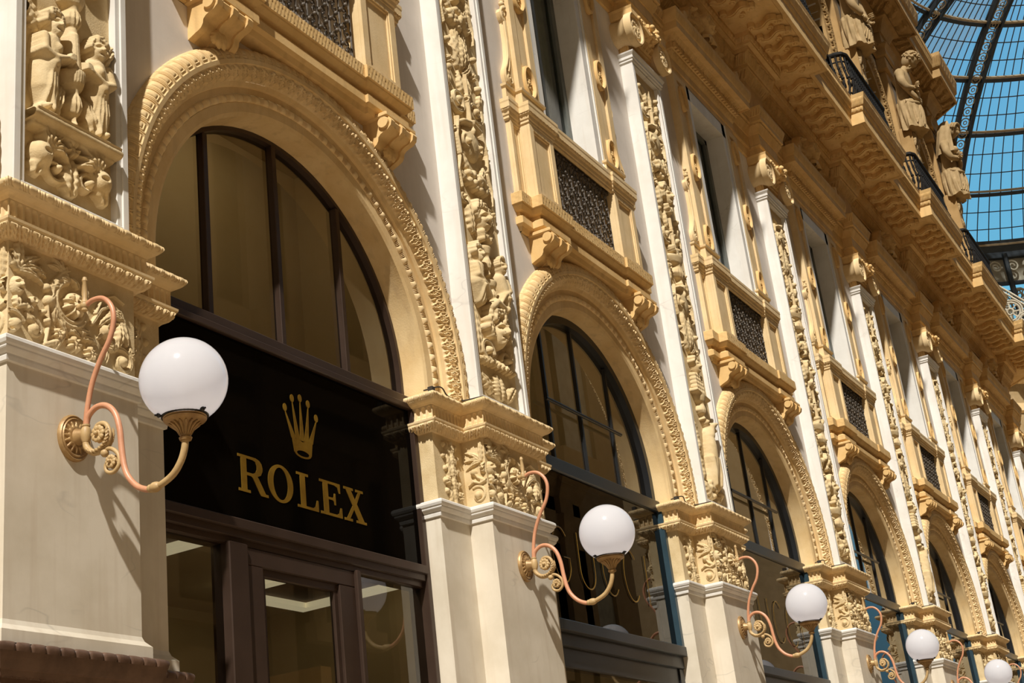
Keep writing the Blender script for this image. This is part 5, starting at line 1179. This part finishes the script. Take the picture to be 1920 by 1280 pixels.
for i, (x, y) in enumerate(along(RP, 56)):
    m_.tube([(x, y, 16.40), (x, y - .05, 16.62), (x, y - .07, 16.80), (x, y - .02, 17.05), (x, y, 17.28), (x, y, 17.44)], .024, 6)
    if True:
        m_.tube(spiral3(x + .06, 16.72, .11, 1.3, 1, 0, y - .05, 14), .022, 5); m_.tube(spiral3(x + .04, 17.12, .08, 1.3, -1, 0, y - .02, 12), .02, 5); m_.ball((x, y - .06, 16.86), .04, 8)
        m_.tube(spiral3(x + .05, 16.93, .07, 1.2, 1, 2, y - .04, 12), .02, 5)
obj('balustrade', m_, 'iron', rl)
RLAB = {3: 'nearest curved black iron railing at the top of the picture', 4: 'second black iron railing, in front of the lower statue', 5: 'third black iron railing, with the dome behind it', 6: 'farthest black iron railing at the right edge'}
rl.location.x = BAY * 3; rl['label'] = RLAB[3]
for k in range(4, 7): dup(rl, BAY * (k - 3), RLAB[k])

# ================================================================== UPPER STOREY
# herm pilasters under the statues and round window surrounds
for k in range(4, NB + 1):
    X0 = BAY * k
    t = thing('statue_pedestal', 'tall ochre herm pilaster carrying the %s statue' % {4: 'first, hidden', 5: 'cropped', 6: 'bowed-head', 7: 'veiled'}[k], 'pedestal', (X0, .45, 16.4), 'pedestals of the statues')
    m = MB(); m.box(X0 - .27, X0 + .27, .30, .5, 16.4, 24.2, .02); m.box(X0 - .40, X0 + .40, .0, .5, 16.4, 17.3, .03); m.box(X0 - .44, X0 + .44, .20, .5, 23.75, 25.2, .02)
    v = []
    for z, w, yy in ((17.3, .22, .02), (21.7, .30, -.02)):
        for x, y in ((-w, .34), (-w, yy), (w, yy), (w, .34)): v.append((X0 + x, y, z))
    m.add(v, [np.array([[0, 1, 5, 4], [1, 2, 6, 5], [2, 3, 7, 6]])]); obj('shaft', m, 'ochre_upper_shade', t)
    m = MB(); g = HF(-.24, .24, 17.5, 21.6, .014)
    for i in range(9):
        for s_ in (-1, 1): g.leaf(0, 17.6 + .42 * i, PI / 2 - s_ * .8, .30, .07, .07, 4, curl=s_ * .4)
        g.rosette(0, 17.75 + .42 * i, .09, .09, 6)
    for s_ in (-1, 0, 1): g.leaf(s_ * .1, 21.6, -PI / 2 + s_ * .2, .55, .08, .12, 5)
    g.emit(m, lambda X, Z, H: np.stack([X + X0, .0 - H, Z], -1)); obj('leaf_drop', m, 'statue_stone', t)
for k in range(3, NB):
    c = BAY * k + 2.8
    t = thing('upper_arch_surround', '%s round-headed window surround with leaf band, on the top storey between statues' % {3: 'leftmost', 4: 'second', 5: 'third', 6: 'farthest'}[k], 'arch', (c, .5, 16.4), 'arch surrounds of the top storey')
    m = MB()
    for p in ((1.4, .95, 1.4, .42), (1.4, .42, 1.50, .40), (1.82, .36, 1.95, .34), (1.95, .34, 1.95, .5)): arch_patch(m, c, *p, zc=21.9, zs=17.0, nplain=60, ref=1.7)
    arch_patch(m, c, 1.50, .40, 1.82, .36, 'rinceau', .24, .06, nv=8, per=8, zc=21.9, zs=17.0, ref=1.7); obj('archivolt', m, 'ochre_upper_shade', t)
    m = MB(); m.box(c - 1.4, c + 1.4, .45, .9, 16.9, 17.3); obj('sill', m, 'ochre_upper_shade', t)
    m = MB(); m.box(c - 1.35, c - 1.2, .80, .9, 17.2, 22.5); m.box(c + 1.2, c + 1.35, .8, .9, 17.2, 22.5); m.box(c - .06, c + .06, .8, .9, 17.2, 23.2); m.box(c - 1.35, c + 1.35, .8, .9, 21.2, 21.35); obj('window_frame', m, 'frame_grey', t)
    m = MB(); pane(m, rect(c - 1.4, c + 1.4, 17.2, 23.3), .865); obj('pane', m, 'glass_green', t)
m_ = MB(); m_.box(16, X_END, 1.5, 1.6, 16, 26); struct('wall_upper_rooms', m_, 'curtain')

# ------------------------------------------------------------------ statues
def skin_mesh(verts, edges, radii, name, sub=2):
    me = bpy.data.meshes.new(name); me.from_pydata(verts, edges, []); me.update()
    o = bpy.data.objects.new(name, me); COL.objects.link(o)
    md = o.modifiers.new('s', 'SKIN'); md.use_smooth_shade = True
    if not me.skin_vertices: 
        bpy.context.view_layer.update()
    sv = me.skin_vertices[0].data
    for i, r in enumerate(radii):
        sv[i].radius = (r, r) if np.isscalar(r) else r; sv[i].use_root = (i == 0)
    ss = o.modifiers.new('u', 'SUBSURF'); ss.levels = sub; ss.render_levels = sub
    bpy.context.view_layer.update()
    dg = bpy.context.evaluated_depsgraph_get(); me2 = bpy.data.meshes.new_from_object(o.evaluated_get(dg))
    bpy.data.objects.remove(o); me2.name = name
    for p in me2.polygons: p.use_smooth = True
    return me2
def skin_part(name, verts, edges, radii, m, parent, sub=2):
    me = skin_mesh([tuple(v) for v in verts], edges, radii, name, sub)
    off = Vector((0, 0, 0)); q = parent
    while q is not None: off += q.location; q = q.parent
    me.transform(Matrix.Translation(-off)); me.materials.clear(); me.materials.append(SHADE[m])
    o = bpy.data.objects.new(name, me); COL.objects.link(o); o.parent = parent; return o
def head_mesh(mb, m4, s, hair, veil=False, beard=False, seed=1):
    """a head looking along -Y in its own space, about 2*s tall"""
    n1, n2 = 36, 28; st = mb.n; k0 = len(mb.V); V = np.zeros((n1 + 1, n2 + 1, 3))
    for i in range(n1 + 1):
        for j in range(n2 + 1):
            a = 2 * PI * i / n1; b = PI * j / n2; x, y, z = math.sin(b) * math.sin(a), -math.sin(b) * math.cos(a), -math.cos(b)
            r = 1.0; X, Y, Z = .74 * x, .86 * y, 1.0 * z
            if z < 0: X *= 1 - .28 * z * z; Y *= 1 - .12 * z * z
            if y < -.2:
                fx, fz = x, z
                Y -= .20 * math.exp(-(fx / .13) ** 2) * math.exp(-((fz + .02 + .12) / .22) ** 2)          # nose
                Y -= .07 * math.exp(-((fz - .30) / .10) ** 2) * math.exp(-(fx / .6) ** 2)                  # brow
                for sg in (-1, 1):
                    Y += .13 * math.exp(-(((fx - sg * .32) / .16) ** 2 + ((fz - .12) / .11) ** 2)); Y -= .055 * math.exp(-(((fx - sg * .32) / .10) ** 2 + ((fz - .12) / .06) ** 2))
                    Y -= .05 * math.exp(-(((fx - sg * .42) / .2) ** 2 + ((fz + .22) / .2) ** 2))
                Y -= .07 * math.exp(-((fx / .2) ** 2 + ((fz + .46) / .05) ** 2)) + .07 * math.exp(-((fx / .18) ** 2 + ((fz + .60) / .05) ** 2)); Y += .05 * math.exp(-((fx / .22) ** 2 + ((fz + .53) / .025) ** 2))
                Y -= .10 * math.exp(-((fx / .22) ** 2 + ((fz + .82) / .12) ** 2))
            V[i, j] = (X * s, Y * s, Z * s)
    mb.grid(V)
    for sg in (-1, 1): mb.ball((sg * .73 * s, .05 * s, .0), .17 * s, 10, (.5, .9, 1.3))
    r = random.Random(seed)
    if hair == 'curls':
        for _ in range(150):
            a = r.uniform(0, 2 * PI); z = r.uniform(-.25, 1); q = math.sqrt(max(0, 1 - z * z)); x, y = q * math.sin(a), q * math.cos(a)
            if y < -.35 and z < .52: continue
            mb.ball((.78 * x * s, .90 * y * s, 1.02 * z * s + .03 * s), r.uniform(.10, .17) * s, 8)
    else:
        for i in range(26):
            a = PI * i / 25; 
            for tt in (0, 1, 2): mb.ball((.80 * math.cos(a) * s, (-.62 + .26 * tt) * s, (.30 + .66 * math.sin(a)) * s), .13 * s, 8)
    if beard:
        for _ in range(40): mb.ball((r.uniform(-.42, .42) * s, (-.72 + r.uniform(-.08, .1)) * s, r.uniform(-1.15, -.62) * s), .12 * s, 8)
    mb.V = [v if i < k0 else v @ np.array(m4)[:3, :3].T + np.array(m4)[:3, 3] for i, v in enumerate(mb.V)]
def drape(mb, X0, rings, folds, seed, seg=96):
    r = np.random.default_rng(seed); ph = r.uniform(0, 6, 5); n = len(rings); P = np.zeros((seg + 1, n * 6, 3)); t = np.linspace(0, n - 1, n * 6)
    A = np.array(rings); cx, cyy, z, rx, ry, am = [np.interp(t, np.arange(n), A[:, i]) for i in range(6)]
    a = np.linspace(0, 2 * PI, seg + 1)[:, None]
    w = am[None] * (np.abs(np.sin(folds * a / 2 + .6 * t[None] + ph[0])) * 1.4 - .7 + .5 * np.sin(folds * .7 * a + ph[1] - .8 * t[None]) + .3 * np.sin(folds * 2 * a + ph[2]))
    P[..., 0] = X0 + cx[None] + (rx[None] + w) * np.cos(a); P[..., 1] = cyy[None] + (ry[None] + w) * np.sin(a); P[..., 2] = z[None] + .04 * np.sin(folds * a / 2 + ph[3]) * (t[None] < 2)
    mb.grid(P); b = P[:, -1]; mb.add(b[:-1], [np.arange(seg)]); mb.add(P[:-1, 0], [np.arange(seg)[::-1]])
def hand(parent, wrist, d, up, s, m='statue_stone'):
    """palm with four curled fingers and a thumb"""
    d = Vector(d).normalized(); side = d.cross(Vector(up)).normalized(); nn = side.cross(d).normalized(); W = Vector(wrist); V = []; E_ = []; R_ = []
    def ch(pts, rs, root=None):
        for i, (p, r_) in enumerate(zip(pts, rs)):
            V.append(p); R_.append(r_)
            if i: E_.append((len(V) - 2, len(V) - 1))
            elif root is not None: E_.append((root, len(V) - 1))
    ch([W, W + d * .10 * s, W + d * .18 * s], [.055 * s, (.075 * s, .04 * s), (.075 * s, .04 * s)])
    for i, l in enumerate((.9, 1.0, .95, .75)):
        b = W + d * .17 * s + side * (.060 - .04 * i) * s
        ch([b, b + d * .09 * l * s - nn * .01 * s, b + d * .15 * l * s - nn * .05 * s, b + d * .15 * l * s - nn * .10 * s], [.021 * s, .020 * s, .018 * s, .015 * s], 2)
    b = W + d * .07 * s + side * .07 * s
    ch([b, b + d * .06 * s + side * .05 * s, b + d * .12 * s + side * .05 * s - nn * .03 * s], [.026 * s, .022 * s, .018 * s], 1)
    return skin_part('hand', V, E_, R_, m, parent, 1)
def statue(k, kind):
    X0 = BAY * k
    lab = {'robe': 'cropped draped statue at the top edge, one hand gathering its robe', 'male': 'bearded male statue with bowed head and arms crossed, above the second railing', 'veil': 'veiled female statue looking down, standing out against the blue dome'}[kind]
    t = thing('statue', lab, 'statue', (X0, .2, 21.6), 'statues under the top cornice')
    P = lambda x, y, z: Vector((X0 + x, y, z))
    lean = -.10
    V = [P(0, .02, 22.35), P(0, -.02, 22.75), P(0, -.06, 23.15), P(0, -.10, 23.48), P(0, -.18, 23.68), P(0, -.27, 23.85)]
    R_ = [.34, (.27, .24), (.33, .27), (.34, .25), (.13, .13), (.12, .12)]; E_ = [(0, 1), (1, 2), (2, 3), (3, 4), (4, 5)]
    crossed = kind != 'robe'
    for s_ in (-1, 1):
        b = len(V)
        if kind == 'robe' and s_ == 1: pts = [P(.40, -.10, 23.46), P(.50, -.20, 23.05), P(.48, -.28, 22.72), P(.30, -.40, 22.60), P(.20, -.43, 22.55)]
        elif kind == 'robe': pts = [P(-.40, -.10, 23.46), P(-.50, -.14, 23.05), P(-.49, -.22, 22.70), P(-.36, -.34, 22.50), P(-.28, -.38, 22.42)]
        else:
            dz = -.08 if s_ == 1 else .02; pts = [P(s_ * .40, -.10, 23.46), P(s_ * .52, -.12, 23.10), P(s_ * .45, -.22, 22.84 + dz), P(s_ * .18, -.36, 22.90 + dz), P(-s_ * .06, -.36 - .05 * s_, 22.95 + dz)]
        V += pts; R_ += [.155, .135, .115, .095, .07]; E_ += [(3, b)] + [(b + i, b + i + 1) for i in range(4)]
    body = skin_part('body', V, E_, R_, 'statue_stone', t)
    hand(body, V[10] + Vector((0, 0, 0)), (V[10] - V[9]), (0, 1, 0) if crossed else (0, 1, 0), 1.15); hand(body, V[15], (V[15] - V[14]), (0, 1, 0), 1.15)
    mb = MB(); tilt = math.radians(56 if kind == 'male' else 24)
    M4 = Matrix.Translation(P(.02, -.42 if kind == 'male' else -.36, 23.97 if kind == 'male' else 24.02)) @ Matrix.Rotation(math.radians(12 if kind == 'male' else -8), 4, 'Z') @ Matrix.Rotation(tilt, 4, 'X')
    head_mesh(mb, M4, .285, 'curls' if kind == 'male' else 'band', beard=kind == 'male', seed=k); obj('head', mb, 'statue_stone', t, smooth=80)
    mb = MB()
    if kind == 'veil':
        n1, n2 = 40, 26; G = np.zeros((n1 + 1, n2 + 1, 3))
        for i in range(n1 + 1):
            a = -PI * .18 + PI * 1.36 * i / n1
            for j in range(n2 + 1):
                q = j / n2; z = 24.40 - 1.25 * q ** 1.2; w = .10 + .26 * min(1, q * 2.6) ** .5 + .16 * max(0, q - .35); f_ = 1 + .05 * math.sin(9 * a + 5 * q)
                G[i, j] = (X0 + .02 + w * math.cos(a) * f_, -.30 + .12 * q + (w * .95) * math.sin(a) * f_ + .05, z)
        mb.grid(G); obj('veil', mb, 'statue_stone', t, smooth=180); mb = MB()
        for s_ in (-1, 1): mb.ball((X0 + s_ * .15, -.34, 23.26), .125, 16)
        obj('bust', mb, 'statue_stone', body, smooth=180); mb = MB()
    drape(mb, X0, [(0, -.06, 21.58, .46, .36, .05), (0, -.05, 21.80, .44, .34, .05), (0, -.04, 22.15, .42, .34, .035), (0, -.04, 22.45, .38, .34, .02), (0, -.03, 22.58, .34, .32, .01)], 11, k)
    mb.tube(smooth([P(-.36, -.06, 22.50), P(-.18, -.32, 22.44), P(.16, -.37, 22.50), P(.38, -.06, 22.62)]), .06, 10)
    kx = .20 if kind == 'robe' else (.30 if kind == 'veil' else .02)      # folds fan out from where the cloth is gathered
    for q in range(8):
        a = -.95 + .25 * q; x1, y1 = .44 * math.sin(a), -.06 - .37 * math.cos(a)
        mb.tube(smooth([P(kx, -.385, 22.52), P((kx + x1) / 2, (-.40 + y1) / 2 - .03, 22.16), P(x1, y1 + .01, 21.70)]), .026, 8)
    if kind == 'male': mb.tube(smooth([P(-.40, -.16, 22.95), P(-.15, -.36, 22.60), P(.15, -.38, 22.60), P(.42, -.12, 22.90)]), .085, 10); mb.ball(P(.02, -.40, 22.50), .10, 12, (1.3, .8, 1))
    obj('drapery', mb, 'statue_stone', t, smooth=80)
    return t
statue(5, 'robe'); statue(6, 'male'); statue(7, 'veil')

# ================================================================== GLASS DOME
DC = Vector((58, -7.25, 22)); DR = 23.0
def dsph(lon, lat, r=DR):
    a, b = math.radians(lon), math.radians(lat); return DC + Vector((r * math.cos(b) * math.cos(a), r * math.cos(b) * math.sin(a), r * math.sin(b)))
dome = thing('glass_dome', 'great glass dome of blue panes on dark iron ribs, filling the upper right corner', 'dome', DC)
LO0, LO1 = -30, 95
RIBS = [18.5 + 22.5 * i for i in range(-2, 4)]; RINGS = [30.3, 38.1, 46.8, 54.8, 63.0, 71.0]
def sbar(mb, pts, w, r0, r1):      # bar on the sphere between radii
    n = len(pts); V = []
    for i in range(n):
        a = pts[max(0, i - 1)]; b = pts[min(n - 1, i + 1)]; p0 = dsph(*pts[i]); T = (dsph(*b) - dsph(*a)).normalized(); Nn = (p0 - DC).normalized(); S_ = T.cross(Nn) * (w / 2)
        for rr, sg in ((r0, -1), (r0, 1), (r1, 1), (r1, -1)): V.append(DC + Nn * rr + S_ * sg)
    q = [[i * 4 + j, i * 4 + (j + 1) % 4, i * 4 + 4 + (j + 1) % 4, i * 4 + 4 + j] for i in range(n - 1) for j in range(4)]; mb.add([tuple(v) for v in V], [np.array(q)])
def latline(lon, a, b, n=40): return [(lon, a + (b - a) * i / n) for i in range(n + 1)]
def lonline(lat, a, b, n=60): return [(a + (b - a) * i / n, lat) for i in range(n + 1)]
for L_ in RIBS:
    m = MB(); dl = 1.0
    for sg in (-1, 1): sbar(m, [(L_ + sg * math.degrees(.42 / (DR * math.cos(math.radians(lt)))), lt) for _, lt in latline(L_, 30.3, 80)], .13, DR - .30, DR + .1)
    rib = obj('rib', m, 'rib_iron', dome)
    m = MB()                       # pierced scrolls between the two webs of the rib
    for i in range(31):
        lat = 31.2 + 1.6 * i; p = dsph(L_, lat, DR - .15); Nn = (p - DC).normalized(); T = (dsph(L_, lat + .5) - dsph(L_, lat - .5)).normalized(); S_ = T.cross(Nn)
        r_ = .27
        m.tube([p + (T * math.cos(a) + S_ * math.sin(a)) * r_ for a in [j * PI / 5 for j in range(11)]], .035, 4, cap=False)
        m.tube([p + (T * math.cos(a) + S_ * math.sin(a)) * r_ * .4 for a in [j * PI / 3 for j in range(7)]], .03, 4, cap=False)
    obj('pierced_web', m, 'dome_stone', rib)
for i, lat in enumerate(RINGS):
    m = MB(); sbar(m, lonline(lat, LO0, LO1), .20 if i else .9, DR - .09, DR + .04); obj('ring_beam', m, 'rib_iron', dome)
    m = MB(); sbar(m, lonline(lat + .55, LO0, LO1), .11, DR - .16, DR - .02); obj('ring_ledge', m, 'dome_stone', dome)
m = MB()
for lat in [a + (b - a) * f_ for a, b in zip(RINGS, RINGS[1:]) for f_ in (.36, .68)]: sbar(m, lonline(lat, LO0, LO1), .05, DR - .01, DR + .03)
lon = LO0
while lon < LO1: sbar(m, latline(lon, 30.3, 71, 24), .042, DR - .01, DR + .03); lon += 2.05
obj('glazing_bars', m, 'rib_iron', dome)
m = MB(); G = np.array([[tuple(dsph(LO0 + (LO1 - LO0) * i / 80, 30 + 54 * j / 40)) for j in range(41)] for i in range(81)]); m.grid(G); obj('glass_skin', m, 'glass_dome', dome, smooth=180)
# drum below the dome: scroll frieze, posts and traceried glass
dr_ = thing('dome_drum', 'iron tracery with scroll frieze under the foot of the glass dome', 'drum', (DC.x, DC.y, 25))
def cyl(lon, z, r=19.85): a = math.radians(lon); return Vector((DC.x + r * math.cos(a), DC.y + r * math.sin(a), z))
m = MB()
for z0, z1, r in ((33.0, 33.9, 19.9), (31.35, 31.5, 19.9), (26.5, 27.2, 19.9)):
    A_ = np.array([[tuple(cyl(LO0 + 125 * i / 60, z, r + d)) for z, d in ((z0, 0), (z1, 0), (z1, .3), (z0, .3), (z0, 0))] for i in range(61)]); m.grid(A_)
for i in range(26): p = cyl(LO0 + 5 * i + 1.2, 27); m.tube([p, p + Vector((0, 0, 6.2))], .16, 6)
obj('beam', m, 'rib_iron', dr_)
m = MB(); lon = 10
while lon < 60:
    for z, r_ in ((32.4, .38),):
        p = cyl(lon, z); a = math.radians(lon); S_ = Vector((-math.sin(a), math.cos(a), 0)); U_ = Vector((0, 0, 1))
        m.tube([p + (S_ * math.cos(t_) + U_ * math.sin(t_)) * r_ * (1 - .75 * t_ / 9.5) for t_ in [j * .38 for j in range(26)]], .06, 5)
    lon += 2.9
obj('scroll_frieze', m, 'tracery', dr_)
m = MB(); lon = 10
while lon < 60:
    a = math.radians(lon); S_ = Vector((-math.sin(a), math.cos(a), 0)); U_ = Vector((0, 0, 1))
    for z in (28.2, 29.4, 30.5):
        p = cyl(lon, z); m.tube([p + (S_ * math.cos(t_) + U_ * math.sin(t_)) * .5 for t_ in [j * PI / 7 for j in range(15)]], .05, 4, cap=False); m.tube([p + (S_ * math.cos(t_) + U_ * math.sin(t_)) * .2 for t_ in [j * PI / 4 for j in range(9)]], .05, 4, cap=False)
    lon += 2.9
obj('tracery', m, 'tracery', dr_)
m = MB(); A_ = np.array([[tuple(cyl(LO0 + 125 * i / 60, z, 20.25)) for z in (31.5, 33.1)] for i in range(61)]); m.grid(A_); obj('frieze_panel', m, 'tracery', dr_)
m = MB()
for i in range(64):
    lo_ = 8 + .85 * i
    for j in range(6):
        p = cyl(lo_ + .42 * (j % 2), 27.4 + .66 * j, 20.1); a = math.radians(lo_); S_ = Vector((-math.sin(a), math.cos(a), 0)); U_ = Vector((0, 0, 1))
        m.tube([p + (S_ * math.cos(t_) + U_ * math.sin(t_)) * .33 for t_ in [j2 * PI / 3 for j2 in range(7)]], .05, 4, cap=False)
o_ = obj('lattice_screen', m, 'tracery', dr_); o_['kind'] = 'stuff'
# vaulted glass arm beyond: its pierced arch seen at the right edge
ar = thing('pierced_arch', 'grey pierced arch of wheels and circles at the right edge, under the dome', 'arch', (68, 0, 25))
m = MB(); a0, a1 = Vector((68, 4.2, 30.3)), Vector((68, .6, 26.2)); D_ = (a1 - a0); Lr = D_.length; D_.normalize(); Nn = Vector((0, -D_.z, D_.y)) * -1
if Nn.z > 0: Nn = -Nn
for s_ in (0, 1.55):
    for ofs in (0, .16): p, q = a0 + Nn * (s_ + ofs), a1 + Nn * (s_ + ofs) + D_ * 4; m.tube([p - D_ * 4, q], .055, 5)
n_ = 9
for i in range(n_):
    p = a0 + D_ * (Lr * (i - 1) / 5 * 1.0) + Nn * .86
    for r_ in (.62, .50, .16): m.tube([p + (D_ * math.cos(t_) + Nn * math.sin(t_)) * r_ for t_ in [j * PI / 12 for j in range(25)]], .055, 5, cap=False)
    for j in range(8): t_ = j * PI / 4; m.tube([p + (D_ * math.cos(t_) + Nn * math.sin(t_)) * .16, p + (D_ * math.cos(t_) + Nn * math.sin(t_)) * .5], .045, 4)
obj('wheelwork', m, 'tracery', ar)
# mouldings of the far side of the crossing
fm = MB()
def far_path(): return [(62, 22), (62, 11.5), (72.5, 1.0), (72.5, -2)]
mould(fm, [(0, 13.4), (.2, 14.0), (.2, 14.3), (0, 14.3), (0, 15.2), (.9, 15.8), (1.2, 16.4), (0, 16.45), (0, 22.4), (.15, 22.5), (.15, 22.9), (0, 22.9), (0, 24.0), (.3, 24.2), (.3, 24.4), (.8, 24.6), (.95, 25.1), (1.1, 25.6), (0, 25.7)], far_path(), {12: ('bead', .3, .05), 16: ('leaf', .3, .08)}, nu_per=6, nv=4)
t = obj('far_cornice', fm, 'ochre_light'); tag(t, 'ochre ledges of the far crossing front, below the dome at the right edge', 'cornice')
